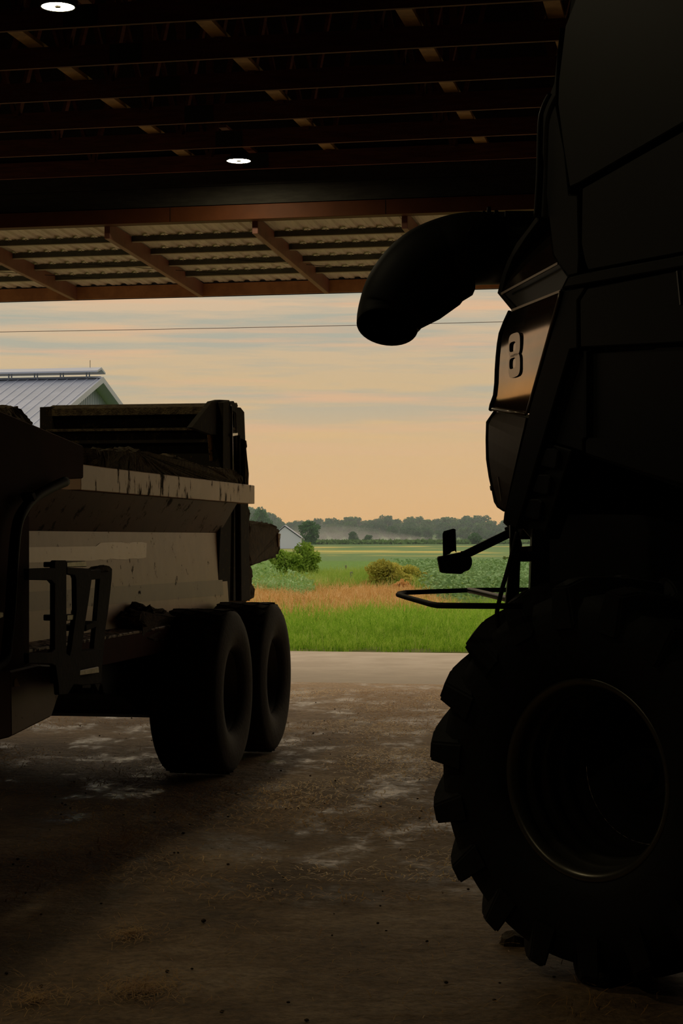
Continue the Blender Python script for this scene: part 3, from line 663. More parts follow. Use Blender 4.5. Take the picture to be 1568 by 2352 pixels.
# overhead wire between two poles that stand outside the picture
wp = empty('overhead_wire', (0, 45, 0)); tag(wp, 'thin dark overhead wire crossing the sky below the canopy', 'wire')
ends = [at(-900, 772, 47), at(2300, 705, 43)]
def sag(t): p = ends[0].lerp(ends[1], t); p.z -= .12*4*t*(1-t); return p
frombm('wire', tube([sag(i/40) for i in range(41)], .0075, 5), mat('wire_black', (.12,.09,.07), .7), wp)
for e in ends: frombm('utility_pole', tube([(e.x, e.y, -.05), (e.x, e.y, e.z+.3)], .12, 10), WOODG, wp)

# thin evening haze over the far fields, and drifting mist before the wood
def haze(name, loc, size, dens, c, lab, bm_=None):
    bm = bm_ or bmesh.new()
    if bm_ is None: bmesh.ops.create_cube(bm, size=1)
    bmesh.ops.scale(bm, vec=size, verts=bm.verts); bmesh.ops.translate(bm, vec=loc, verts=bm.verts)
    m = bpy.data.materials.new(name); m.use_nodes = True; t = m.node_tree; t.nodes.clear()
    v = nd(t, 'ShaderNodeVolumeScatter'); v.inputs['Color'].default_value = (*c, 1); v.inputs['Density'].default_value = dens; v.inputs['Anisotropy'].default_value = .2
    o = nd(t, 'ShaderNodeOutputMaterial'); t.links.new(v.outputs[0], o.inputs['Volume'])
    ob = frombm(name, bm, m); tag(ob, lab, 'haze', kind='stuff'); return ob
haze('haze', (0, 780, 24), (900, 1000, 52), .00045, (.75,.85,.92), 'thin bluish evening haze lying over the far fields and wood')
mo = None; bm = bmesh.new()
for i, (px, y_, w_, h_) in enumerate(((700,1238,26,6),(745,1232,34,9),(790,1234,40,8),(835,1238,44,6),(880,1240,36,4.5),(930,1242,40,3.5),(660,1236,24,7))):
    Y_ = 620+i*19; mm = Matrix.Translation(at(px, y_, Y_)) @ Matrix.Diagonal((w_, 16, h_, 1)); bmesh.ops.create_icosphere(bm, subdivisions=3, radius=.5, matrix=mm)
mo = haze('mist', (0,0,0), (1,1,1), .011, (.95,.9,.85), 'pale drifting mist in front of the wood', bm_=bm)

# ------------------------------------------------------------------ manure spreader (trailer), left of the doorway
TH = 10.5
TO = Vector((-.79, 13.9, 0)); TS = bdir(TH); TL_ = Vector((-TS.y, TS.x, 0))       # TS towards its tail, TL_ across it, away from us
def T(s, t, z): return TO + TS*s + TL_*t + UP*z
def TP(t): return Plane(TO+TL_*t, -TL_)
TPAINT = mat('spreader_paint', (.20,.085,.04), .5, c2=(.15,.062,.03), nscale=2.5)
def grimy(name, c, c2, dirt, thr=.62, rough=.5, sc_=9, coat=0, stretch=(1,1,1), metal=0, spec=.25):
    """paint with specks and streaks of dried dirt"""
    m = mat(name, c, rough, metal, c2=c2, nscale=1.3, ndet=6, coat=coat, spec=spec); t = m.node_tree; b = t.nodes['Principled BSDF']
    src = b.inputs['Base Color'].links[0].from_socket
    tc = nd(t, 'ShaderNodeTexCoord'); mp = nd(t, 'ShaderNodeMapping'); mp.inputs['Scale'].default_value = stretch; t.links.new(tc.outputs['Object'], mp.inputs[0])
    n = nd(t, 'ShaderNodeTexNoise', i_Scale=float(sc_), i_Detail=8.0, i_Roughness=.75); t.links.new(mp.outputs[0], n.inputs['Vector'])
    r = ramp(t, [(thr-.03, (0,0,0)), (thr+.02, (1,1,1))]); t.links.new(n.outputs['Fac'], r.inputs[0])
    mx = nd(t, 'ShaderNodeMixRGB'); mx.inputs[2].default_value = (*dirt, 1); t.links.new(r.outputs[0], mx.inputs[0]); t.links.new(src, mx.inputs[1]); t.links.new(mx.outputs[0], b.inputs['Base Color'])
    rr_ = nd(t, 'ShaderNodeMapRange'); rr_.inputs[3].default_value = rough; rr_.inputs[4].default_value = .95; t.links.new(r.outputs[0], rr_.inputs[0]); t.links.new(rr_.outputs[0], b.inputs['Roughness'])
    return m
DIRT = (.03,.021,.012)
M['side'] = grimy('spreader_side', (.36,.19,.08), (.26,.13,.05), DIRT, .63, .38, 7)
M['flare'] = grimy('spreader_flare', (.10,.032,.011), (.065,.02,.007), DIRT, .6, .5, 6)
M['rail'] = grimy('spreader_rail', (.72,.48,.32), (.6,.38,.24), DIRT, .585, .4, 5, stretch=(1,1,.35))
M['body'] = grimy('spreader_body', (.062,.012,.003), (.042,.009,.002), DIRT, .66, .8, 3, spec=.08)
M['caked'] = mat('caked_manure', (.05,.033,.016), .95, c2=(.085,.058,.026), nscale=14, bump=.8, bscale=60)
M['cakedlight'] = mat('dried_manure', (.14,.10,.045), .95, c2=(.06,.04,.02), nscale=20, bump=.8, bscale=70)
M['gate'] = grimy('spreader_gate', (.018,.014,.008), (.028,.021,.011), (.08,.055,.022), .6, .9, 12)
M['ladder'] = mat('ladder_black', (.009,.009,.006), .8, c2=(.016,.014,.009), nscale=8, bump=.1, spec=.15)
M['step'] = mat('worn_step', (.18,.16,.13), .35, .7, c2=(.08,.07,.05), nscale=30)
sp = empty('manure_spreader', T(0, 1.2, 0)); tag(sp, 'red-brown tandem-axle manure spreader trailer caked in muck, left of the doorway', 'trailer')
def slab(name, pl, pts, th, m, parent=sp, bw=.004, dirv=None):
    P = pl.poly(pts) if isinstance(pl, Plane) else pts
    d = dirv if dirv is not None else -pl.n*th
    return frombm(name, prism(P, d, bw), m, parent)
def run(name, prof, s0, s1, m, parent=sp, bw=.004):
    """bent plate or beam: (t, z) outline carried along the trailer"""
    return frombm(name, prism([T(s0, t, z) for t, z in prof], TS*(s1-s0), bw), m, parent)
S0, S1 = -5.2, 2.66      # body ends along the trailer
SF = -2.5               # where the near top rail begins, at the front end plate
# near side: top rail, flared upper plate, lower side plate, frame beam
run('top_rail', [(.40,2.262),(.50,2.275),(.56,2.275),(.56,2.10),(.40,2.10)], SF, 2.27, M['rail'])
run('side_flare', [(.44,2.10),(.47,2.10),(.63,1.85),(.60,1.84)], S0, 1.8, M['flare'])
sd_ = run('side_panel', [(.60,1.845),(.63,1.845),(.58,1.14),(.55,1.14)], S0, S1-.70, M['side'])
frombm('shade_stripe', prism([T(s, .548+(z-1.14)/.705*.05, z) for s, z in ((-3.6,1.475),(1.78,1.437),(1.78,1.306),(-3.6,1.362))], TL_*.003), grimy('shade_stripe_colour', (.15,.065,.022), (.11,.046,.016), DIRT, .63, .4, 7), sd_)  # shade band along the side panel, put into colour as a thin darker brown strip
# the long decal strip with torn edges, a thin film a hand above the middle of the panel
DEC = grimy('worn_decal', (.30,.22,.16), (.22,.16,.11), DIRT, .62, .3, 9, coat=.1)
strip = [(-3.4,1.742)]; q = random.Random(5)
for i in range(13): strip.append((-1.62+i*.098, 1.742 if i == 0 else 1.765+q.uniform(-.006,.004)))
strip += [(-.42,1.76),(-.46,1.655)]
for i in range(12): strip.append((-.56-i*.10, 1.649+q.uniform(-.005,.005)))
strip += [(-3.4,1.648)]
tz = lambda z: .55+(z-1.14)/.705*.05
frombm('worn_decal', prism([T(s, tz(z)-.003, z) for s, z in strip], TL_*.0025), DEC, sd_)
run('side_ledge', [(.42,1.128),(.42,1.148),(.58,1.175),(.58,1.15)], S0, S1-.7, grimy('ledge_paint', (.28,.17,.1), (.2,.12,.07), DIRT, .52, .4, 12))
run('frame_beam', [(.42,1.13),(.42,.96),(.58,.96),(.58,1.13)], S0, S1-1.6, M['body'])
# far side and floor
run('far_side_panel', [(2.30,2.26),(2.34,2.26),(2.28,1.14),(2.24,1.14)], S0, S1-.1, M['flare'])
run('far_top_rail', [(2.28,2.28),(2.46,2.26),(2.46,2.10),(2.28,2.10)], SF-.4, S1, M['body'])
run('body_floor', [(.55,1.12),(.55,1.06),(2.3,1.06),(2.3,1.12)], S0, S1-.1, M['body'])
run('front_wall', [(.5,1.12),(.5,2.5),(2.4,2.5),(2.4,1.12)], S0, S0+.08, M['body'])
for t0 in (.75, 2.0): run('chassis_beam', [(t0,.82),(t0,1.06),(t0+.1,1.06),(t0+.1,.82)], S0-.3, S1-.6, M['black'])
# front end plate with the sloping top, and the plates under it
pf = TP(.30)
fp = slab('front_plate', pf, [(-420,800),(0,943),(192,1024),(192,1099),(152,1101),(104,1128),(78,1156),(66,1186),(66,1541),(-420,1700)], .10, M['body'], bw=.008)
slab('plate_flange', pf, [(63,1186),(67.5,1186),(67.5,1541),(63,1541)], .2, M['body'])
slab('front_box', TP(.24), [(24,1541),(88,1526),(127,1528),(136,1594),(119,1646),(26,1693)], .55, grimy('box_paint', (.12,.05,.032), (.09,.038,.024), DIRT, .63, .5, 7), bw=.01)
slab('front_box_shield', TP(.20), [(-400,1545),(26,1541),(27,1693),(-400,1800)], .5, M['body'], bw=.01)
slab('warning_sticker', TP(.235), [(33,1562),(37,1556),(46,1576),(33,1577)], .002, mat('sticker_yellow', (.35,.22,.03), .5), bw=0)
# hose and its clip along the edge of the plate
hp = [TP(.24)(*p) for p in ((150,1106),(118,1120),(80,1142),(52,1175),(38,1215),(30,1300),(24,1400),(17,1470),(6,1520),(-60,1560))]
frombm('hose', tube(smoothpath(hp, 5), .03, 10), M['black'], sp, smooth=True)
slab('hose_clip', TP(.2), [(72,1134),(80,1130),(86,1146),(80,1152)], .07, M['ladder'])
slab('hose_clip', TP(.2), [(-6,1404),(8,1406),(8,1418),(-6,1424)], .05, M['step'])
# rear top frame: gate guide, crossbeam, gate, uprights, rods
RT = TP(.62)
slab('gusset', RT, [(441,982),(470,945),(488,922),(505,918),(527,919),(530,940),(530,1000),(484,998)], .05, M['gate'])
slab('upright', RT.off(.05), [(512,924),(527,921),(530,1000),(532,1130),(528,1385),(500,1385),(505,1235),(512,1120)], .12, M['gate'])
slab('upright', TP(.70), [(541,935),(553,936),(561,946),(563,1000),(567,1085),(570,1150),(574,1380),(536,1380),(538,1100)], .16, M['gate'])
slab('gate_lug', RT.off(.04), [(528,924),(537,921),(544,936),(541,948),(530,940)], .05, M['ladder'])
sb = 2.52
def cross(name, prof, m, t0=.66, t1=2.42):
    return frombm(name, prism([T(s, t0, z) for s, z in prof], TL_*(t1-t0), .004), m, sp)
cross('cross_beam_lip', [(sb-.02,2.985),(sb+.16,3.03),(sb+.20,3.0),(sb+.05,2.93),(sb-.02,2.915)], M['cakedlight'])
cross('cross_beam', [(sb+.06,2.93),(sb+.2,2.93),(sb+.2,2.80),(sb+.06,2.80)], M['gate'])
cross('gate_rib', [(sb-.03,2.795),(sb+.12,2.80),(sb+.12,2.775),(sb-.03,2.77)], M['cakedlight'])
cross('rear_gate', [(sb+.08,2.78),(sb+.12,2.78),(sb+.12,1.25),(sb+.08,1.25)], M['gate'], .74, 2.32)
cross('gate_sill', [(sb+.02,2.77),(sb+.1,2.77),(sb+.1,2.66),(sb+.02,2.66)], M['gate'])
frombm('gate_side_lump', lumpy(TP(2.45).poly([(5,935),(40,930),(52,942),(82,975),(60,985),(5,968)]), TL_*.2, .012, .03, 4), M['caked'], sp)
for t0 in (2.36,): frombm('upright', prism([T(sb-.02, t0, 1.0), T(sb+.2, t0, 1.0), T(sb+.2, t0, 3.02), T(sb-.02, t0, 3.0)], TL_*.12, .004), M['gate'], sp)
slab('rear_brace', TP(.66), [(483,996),(499,998),(553,1068),(552,1082),(490,1072)], .03, grimy('brace_paint', (.42,.24,.07), (.3,.16,.05), DIRT, .55, .5, 14))
R_ = TP(.56)
frombm('gate_cylinder', tube([R_(545,1000), R_(548,1380)], .028, 12), M['gate'], sp, smooth=True)
frombm('cylinder_rod', tube([R_(531,930), R_(533,1040), R_(534,1120)], .009, 8), M['chrome'], sp, smooth=True)
frombm('cylinder_rod', tube([R_(541,948), R_(546,1110), R_(550,1380)], .006, 8), M['chrome'], sp, smooth=True)
frombm('rod_clamp', bar(R_(529,999), R_(541,997), .04, .02), M['chrome'], sp)
# muck along the rail, on the tail and over the wheels
rail_t = [(190,1024),(206,1030),(240,1030),(285,1034),(306,1027),(320,1036),(352,1041),(385,1046),(398,1043),(430,1056),(470,1069),(510,1075),(545,1079),(560,1086),(573,1098),(569,1121),(500,1112),(400,1098),(300,1086),(192,1072)]
frombm('caked_muck', lumpy(TP(.42).poly(rail_t), TL_*.20, .016, .03, 2), M['cakedlight'], sp)
frombm('caked_muck', lumpy(TP(.5).poly([(562,1000),(566,1010),(566,1060),(572,1090),(568,1140),(562,1140)]), TL_*.25, .012, .03, 3), M['caked'], sp)
tailp = TP(.9)
frombm('spinner_hood', lumpy(tailp.poly([(562,1202),(576,1198),(600,1194),(622,1199),(636,1206),(646,1218),(640,1228),(648,1234),(644,1248),(646,1272),(636,1284),(612,1290),(596,1298),(578,1303),(562,1300)]), TL_*1.2, .018, .035, 5), M['caked'], sp)
frombm('caked_muck', lumpy(TP(.8).poly([(545,1150),(570,1150),(577,1166),(573,1180),(575,1210),(574,1300),(581,1310),(583,1330),(579,1345),(588,1362),(585,1385),(545,1385)]), TL_*.3, .008, .03, 15), M['caked'], sp)
slab('reflector_plate', TP(.88), [(639,1224),(645,1226),(643,1238),(643,1256),(640,1256)], .06, grimy('tail_paint', (.4,.25,.15), (.3,.18,.1), DIRT, .55, .5, 16))
frombm('rear_frame', prism([T(2.3,.75,1.0), T(2.62,.75,1.0), T(2.62,.75,1.35), T(2.3,.75,1.35)], TL_*1.5, .01), M['black'], sp)
frombm('caked_muck', lumpy(TP(.42).poly([(305,1418),(318,1402),(330,1404),(337,1392),(343,1384),(350,1400),(372,1402),(392,1408),(420,1416),(400,1470),(350,1478),(322,1462),(330,1440)]), TL_*.16, .03, .03, 6), M['caked'], sp)
# step ladder bolted to the side
lp = TP(.06); lad = None
lad = slab('ladder_plate', lp, [(126,1290),(129,1287),(152,1287),(153,1290),(153,1500),(160,1506),(164,1490),(176,1400),(175,1330),(172,1322),(154,1318),(154,1303),(208,1306),(211,1312),(211,1330),(204,1380),(196,1430),(187,1500),(184,1560),(178,1572),(170,1572),(156,1595),(136,1596),(134,1570),(128,1530),(118,1525),(66,1524),(66,1500),(118,1498),(126,1490),(126,1342),(118,1333),(66,1332),(66,1306),(126,1304)], .03, M['ladder'])
slab('ladder_plate', TP(.20), [(228,1304),(240,1299),(252,1300),(258,1306),(257,1330),(248,1410),(243,1440),(238,1500),(233,1556),(226,1590),(212,1560),(216,1480),(222,1420),(229,1335)], .03, M['ladder'])
for pts, n_ in (([(154,1291),(197,1288),(200,1302),(154,1303)], 'step'), ([(154,1412),(176,1410),(176,1424),(154,1426)], 'step'), ([(184,1540),(227,1531),(228,1546),(183,1552)], 'step'), ([(198,1436),(224,1426),(222,1440),(198,1450)], 'step')):
    slab(n_, TP(.07), pts, .14, M['step'] if pts[0][1] != 1436 else M['ladder'])
slab('ladder_bracket', TP(.10), [(205,1311),(232,1308),(232,1330),(207,1332)], .1, M['ladder'])
slab('ladder_bracket', TP(.10), [(153,1500),(236,1490),(234,1570),(190,1574),(153,1570)], .1, M['ladder'])
slab('ladder_foot', TP(.2), [(187,1572),(209,1572),(209,1581),(190,1581)], .06, M['ladder'])
frombm('caked_muck', lumpy(TP(.19).poly([(212,1310),(232,1301),(246,1298),(256,1303),(254,1311),(230,1316),(214,1320)]), TL_*.06, .008, .02, 7), M['caked'], sp)
# running gear: walking-beam housing and axles
slab('axle_beam', TP(.62), [(232,1500),(420,1480),(440,1650),(350,1647),(328,1641),(319,1630),(290,1607),(268,1596),(243,1596),(237,1592),(234,1575),(60,1575),(60,1510)], 1.45, M['black'], bw=.01)
for s_ in (0, 1.45): frombm('axle', tube([T(s_, .3, .63), T(s_, 2.8, .63)], .07, 12), M['black'], sp, smooth=True)
frombm('axle_beam', prism([T(-.2,.8,.75), T(1.65,.8,.75), T(1.65,.8,1.0), T(-.2,.8,1.0)], TL_*1.0, .01), M['black'], sp)

# wheels: local X is the axle, +X the outer face
def wheel_mesh(Ro, W, Rr, crown=.02):
    h = W/2; sh = Ro-.045
    prof = [(h*.62,Rr),(h*.80,Rr+.01),(h*.93,Rr+.06),(h*1.0,(Rr+Ro)/2),(h*.985,sh-.07),(h*.93,sh),(h*.86,Ro-.012),(h*.6,Ro-.003),(0,Ro)]
    prof = prof+[(-x, r) for x, r in prof[-2::-1]]+[(-h*.3,Rr-.02),(h*.3,Rr-.02)]
    return lathe(prof, 72, close=True)
def rot_to(bearing_deg):
    """rotation that points local +X to a compass bearing"""
    d = bdir(bearing_deg); return math.atan2(d.y, d.x)
tyre_me = None; TR, TW = .632, .55
tm = [None]*4
tyre_prof = wheel_mesh(TR-.012, TW, .30)
def trailer_wheel(s, t, out):
    """tyre > rim, hub, tread"""
    global tm
    c = T(s, t, TR); rz_ = rot_to(TH+90 if out > 0 else TH-90)
    if tm[0] is None:
        me = bpy.data.meshes.new('tyre'); tyre_prof.to_mesh(me); tyre_prof.free(); me.materials.append(M['rubber']); me.polygons.foreach_set('use_smooth', [True]*len(me.polygons)); tm[0] = me
        h = TW/2
        bm = lathe([(h*.80,.315),(h*.84,.335),(h*.78,.325),(h*.70,.30),(h*.45,.285),(h*.40,.26),(h*.05,.25),(0,.23),(-.01,.14),(.06,.12),(.07,.09),(.13,.085),(.14,.0)], 48)
        me = bpy.data.meshes.new('rim'); bm.to_mesh(me); bm.free(); me.materials.append(M['rimgrey']); me.polygons.foreach_set('use_smooth', [True]*len(me.polygons)); tm[1] = me
        bm = bmesh.new()
        for k in range(10):
            a = k*math.pi/5; mm = Matrix.Rotation(a, 4, 'X') @ Matrix.Translation((.0, 0, .185)) @ Matrix.Rotation(R(90), 4, 'Y'); bmesh.ops.create_cone(bm, cap_ends=True, segments=6, radius1=.016, radius2=.016, depth=.06, matrix=mm)
        me = bpy.data.meshes.new('wheel_nuts'); bm.to_mesh(me); bm.free(); me.materials.append(M['rimdark']); tm[2] = me
        bm = bmesh.new(); nb = 34
        for k in range(nb):           # slanted blocks in four rows round the tread
            for r_ in range(4):
                a = (k+.5*(r_ % 2))*2*math.pi/nb; x = (-.75+r_*.5)*h*.80
                mm = Matrix.Rotation(a, 4, 'X') @ Matrix.Translation((x, 0, TR-.012)) @ Matrix.Rotation(R(-32 if r_ % 2 else -24), 4, 'Z')
                bmbox(bm, mm, (.11, .085, .012))
        bev(bm, .005); me = bpy.data.meshes.new('tread'); bm.to_mesh(me); bm.free(); me.materials.append(M['rubber']); tm[3] = me
    off = wloc(sp)
    o = bpy.data.objects.new('tyre', tm[0]); col.objects.link(o); o.parent = sp; o.location = c-off; o.rotation_euler = (0,0,rz_)
    for nm, k in (('rim', 1), ('wheel_nuts', 2), ('tread', 3)):
        c_ = bpy.data.objects.new(nm, tm[k]); col.objects.link(c_); c_.parent = o
        if k == 3: c_['kind'] = 'stuff'
trailer_wheel(0, TW/2, 1); trailer_wheel(1.45, TW/2, 1)
trailer_wheel(0, 3.05-TW/2, -1); trailer_wheel(1.45, 3.05-TW/2, -1)
# drawbar towards its tractor, ahead of the picture
frombm('drawbar', bar(T(S0-.2, 1.45, .85), T(S0-1.9, 1.45, .55), .2, .16), M['black'], sp)
frombm('drawbar_jack', tube([T(S0-1.7,1.3,.9), T(S0-1.7,1.3,0)], .045, 10), M['black'], sp)

# ------------------------------------------------------------------ combine harvester, rear and right side towards us
CN = bdir(237)                                     # its side faces this way; its tail points to bearing 327
HUB = Vector((.985, 7.4, .82))
SP = Plane(HUB - CN*.05, CN)                       # flank
J = SP(1288, 667)
HP = Plane(J, bdir(250))                           # tail hood, turned more towards the doorway
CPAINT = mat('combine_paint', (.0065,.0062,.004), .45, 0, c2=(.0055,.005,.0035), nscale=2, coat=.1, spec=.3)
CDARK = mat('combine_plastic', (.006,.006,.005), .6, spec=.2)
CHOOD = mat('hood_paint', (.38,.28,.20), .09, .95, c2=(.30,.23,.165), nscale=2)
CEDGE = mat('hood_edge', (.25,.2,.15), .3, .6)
ch = empty('combine_harvester', (1.3, 7.5, 0)); tag(ch, 'huge dark combine harvester seen from its rear corner, right of the doorway', 'combine')
def cs(name, pl, pts, th=.04, m=CPAINT, bw=.005, parent=ch): return slab(name, pl, pts, th, m, parent, bw)
INW = -CN
# core volumes behind the panels
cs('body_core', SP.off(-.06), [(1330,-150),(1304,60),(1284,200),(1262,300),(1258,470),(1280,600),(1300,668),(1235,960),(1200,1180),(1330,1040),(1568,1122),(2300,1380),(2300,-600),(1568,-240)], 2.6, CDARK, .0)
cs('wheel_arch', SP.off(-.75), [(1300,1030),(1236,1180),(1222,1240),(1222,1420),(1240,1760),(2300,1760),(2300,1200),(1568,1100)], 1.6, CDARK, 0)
# tank side, flank panels
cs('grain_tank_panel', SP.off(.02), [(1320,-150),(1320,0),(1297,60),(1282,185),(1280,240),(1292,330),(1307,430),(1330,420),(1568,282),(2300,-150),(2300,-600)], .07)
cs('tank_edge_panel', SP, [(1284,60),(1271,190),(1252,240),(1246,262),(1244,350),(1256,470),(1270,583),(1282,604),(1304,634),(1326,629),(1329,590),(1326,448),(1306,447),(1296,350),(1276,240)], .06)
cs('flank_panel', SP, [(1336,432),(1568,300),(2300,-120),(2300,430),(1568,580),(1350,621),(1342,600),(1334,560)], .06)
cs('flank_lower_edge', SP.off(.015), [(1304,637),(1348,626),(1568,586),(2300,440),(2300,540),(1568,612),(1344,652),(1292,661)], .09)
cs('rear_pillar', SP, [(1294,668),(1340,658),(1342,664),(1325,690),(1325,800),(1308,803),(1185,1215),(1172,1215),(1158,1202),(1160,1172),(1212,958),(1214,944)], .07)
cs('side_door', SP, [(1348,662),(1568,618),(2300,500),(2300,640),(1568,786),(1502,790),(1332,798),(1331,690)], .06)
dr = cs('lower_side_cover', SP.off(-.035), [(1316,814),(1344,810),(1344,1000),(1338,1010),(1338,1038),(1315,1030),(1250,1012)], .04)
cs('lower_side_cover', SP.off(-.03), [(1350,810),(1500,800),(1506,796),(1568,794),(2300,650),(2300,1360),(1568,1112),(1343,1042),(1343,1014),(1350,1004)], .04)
cs('cover_rib', SP.off(-.01), [(1340,806),(1346,806),(1346,1004),(1340,1004)], .05, CDARK, 0)
vent = cs('vent_column', SP.off(-.03), [(1312,1034),(1250,1016),(1196,1212),(1220,1240),(1246,1240)], .05)
for x0, y0 in ((1262,1046),(1244,1106),(1224,1162)):
    cs('vent_pad', SP.off(-.012), [(x0-10,y0-16),(x0+12,y0-16),(x0+19,y0-8),(x0+14,y0+28),(x0+8,y0+32),(x0-22,y0+25),(x0-22,y0+18)], .03, CPAINT, .006, vent)
frombm('flank_rib', tube([SP.off(.03)(1558,622), SP.off(.03)(1566,700)], .01, 6), CPAINT, ch)
# tail hood: facets
HTOP = Plane(J, bdir(250)*math.cos(R(16))+UP*math.sin(R(16)))
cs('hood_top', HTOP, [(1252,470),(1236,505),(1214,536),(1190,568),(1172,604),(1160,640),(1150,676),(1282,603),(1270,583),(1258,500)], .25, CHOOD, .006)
cs('hood_band', HP.off(-.03), [(1150,676),(1282,604),(1304,636),(1289,666),(1174,714)], .25, CPAINT, .004)
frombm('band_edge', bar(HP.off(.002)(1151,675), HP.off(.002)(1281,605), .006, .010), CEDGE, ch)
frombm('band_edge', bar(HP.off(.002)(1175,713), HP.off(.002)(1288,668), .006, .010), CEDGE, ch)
# the numbered panel is curved: rows of the outline carried back at the top and foot
def curved(name, rows, m, bulge, n=10, th=.12, parent=ch):
    """rows of (y, x_left, x_right) in the photograph, bulging out of the hood plane with a vertical curve"""
    V = []; Fc = []; k = len(rows)
    for i, (y, xl, xr) in enumerate(rows):
        t = i/(k-1)
        for j in range(n+1):
            u = j/n; o_ = bulge[0]*(4*t*(1-t))+bulge[1]*t+bulge[2]*(1-u)**3
            x = xl+(xr-xl)*u; V.append(HP.off(o_)(x, y if not isinstance(y, tuple) else y[0]+(y[1]-y[0])*u))
    m0 = len(V); V += [v-HP.n*th for v in V]
    for i in range(k-1):
        for j in range(n):
            a = i*(n+1)+j; Fc.append((a, a+1, a+n+2, a+n+1)); Fc.append((m0+a+n+1, m0+a+n+2, m0+a+1, m0+a))
    for i in range(k-1):
        for j in (0, n):
            a = i*(n+1)+j; Fc.append((a, a+n+1, m0+a+n+1, m0+a) if j == 0 else (a+n+1, a, m0+a, m0+a+n+1))
    for j in range(n):
        Fc.append((j+1, j, m0+j, m0+j+1)); a = (k-1)*(n+1)+j; Fc.append((a, a+1, m0+a+1, m0+a))
    return mesh(name, V, Fc, m, parent, smooth=False)
rows = [((716,668),1175,1287), ((738,692),1166,1281),((762,718),1156,1274),((790,752),1151,1265),((820,790),1148,1255),((850,828),1146,1245),((880,866),1145,1236),((908,900),1142,1226),((928,924),1135,1218),((940,950),1131,1210)]
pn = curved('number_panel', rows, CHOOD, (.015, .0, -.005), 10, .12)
for p in pn.data.polygons: p.use_smooth = True
pn.data.shade_smooth() if hasattr(pn.data, 'shade_smooth') else None
md = pn.modifiers.new('edge', 'EDGE_SPLIT'); md.split_angle = R(40)
# bright edge down the right side and along the foot of the numbered panel
q0 = [HP.off((.015*4*t*(1-t))+.004)(1287-(1287-1209)*t**1.02, 668+282*t) for t in [i/12 for i in range(13)]]
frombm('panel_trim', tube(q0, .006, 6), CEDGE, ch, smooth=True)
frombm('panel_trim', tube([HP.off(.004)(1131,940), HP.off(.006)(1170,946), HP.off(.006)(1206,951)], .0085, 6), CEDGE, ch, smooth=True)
q1 = [HP.off(.015*(4*t*(1-t))-.014)(x, y) for (x, y), t in zip(((1171,716),(1160,740),(1150,766),(1146,790),(1143,820),(1141,850),(1140,880),(1137,908),(1129,930),(1127,941)), [i/9 for i in range(10)])]
frombm('hood_frame', tube(q1, .011, 8), CDARK, ch, smooth=True)
# numeral 8 standing proud of the panel
def eight():
    def rr_(cx, cy, hx, hy, sk, n=6, r=.5):
        pts = []
        for qd in range(4):
            for i in range(n+1):
                a = qd*math.pi/2+i*math.pi/2/n
                sx = 1 if math.cos(a) >= -1e-9 else -1; 
                ex = abs(math.cos(a))**.55*(1 if math.cos(a) > 0 else -1); ey = abs(math.sin(a))**.6*(1 if math.sin(a) > 0 else -1)
                pts.append((cx+hx*ex, cy-hy*ey-sk*hx*ex))
        return pts
    bm = bmesh.new()
    for cy, hyo, hyi, cyi in ((792, 27, 11.5, 796.5), (839.5, 27, 12.5, 834.5)):
        O = rr_(1180.5, cy, 13.2, hyo, .35); I = rr_(1176.5, cyi, 7.2, hyi, .35); n = len(O)
        q = [[bm.verts.new(HP.off(o_)(*p)) for p in ring] for ring, o_ in ((O, .008), (O, .0215), (I, .0215), (I, .008))]
        for a, b in ((0,1),(1,2),(2,3)):
            for i in range(n): bm.faces.new((q[a][i], q[a][(i+1)%n], q[b][(i+1)%n], q[b][i]))
    bmesh.ops.recalc_face_normals(bm, faces=bm.faces); bev(bm, .0015)
    return bm
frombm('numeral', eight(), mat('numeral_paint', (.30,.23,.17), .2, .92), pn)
cs('hood_edge_strip', HP.off(-.02), [(1232,494),(1214,520),(1186,556),(1164,598),(1150,636),(1141,674),(1174,714),(1182,706),(1152,674),(1162,632),(1178,592),(1206,548),(1236,508)], .2, CDARK, .004)
lower = [((946,960),1137,1207),((962,985),1128,1202),((975,1010),1122,1196),((1010,1045),1121,1188),((1050,1080),1122,1180),((1090,1115),1127,1172),((1120,1140),1133,1167),((1145,1160),1139,1163),((1160,1172),1143,1160)]
curved('lower_hood', lower, mat('lower_hood_paint', (.075,.055,.036), .45, .5), (.02,0,-.015), 6, .12)
q2 = [HP.off(-.012)(x, y) for x, y in ((1137,946),(1120,970),(1119,1010),(1120,1055),(1126,1095),(1132,1122),(1138,1152),(1144,1162),(1158,1171))]
frombm('hood_frame', tube(q2, .009, 8), CDARK, ch, smooth=True)
cs('hood_foot', HP.off(-.04), [(1158,1168),(1154,1202),(1172,1218),(1192,1240),(1212,1180),(1200,1000),(1180,1080)], .2, CPAINT)
frombm('hood_handle', tube([HP.off(.02)(1128,1118), HP.off(.03)(1129,1124)], .008, 6), CDARK, ch)
frombm('hood_slot', bar(HP.off(.018)(1143,1096), HP.off(.018)(1151,1150), .004, .008), CEDGE, ch)
# slim ladder rail and cab-side tubes on the roof corner
frombm('roof_rail', tube(smoothpath([SP.off(.02)(*p) for p in ((1262,215),(1246,250),(1239,290),(1236,400),(1230,500))], 4), .010, 8), CPAINT, ch, smooth=True)
frombm('roof_rail', tube([SP.off(-.05)(*p) for p in ((1250,250),(1245,300),(1240,420),(1236,500))], .012, 8), CDARK, ch, smooth=True)
cs('roof_corner', SP.off(-.07), [(1262,225),(1250,250),(1244,360),(1238,460),(1232,500),(1262,500),(1276,420)], .5, CDARK)
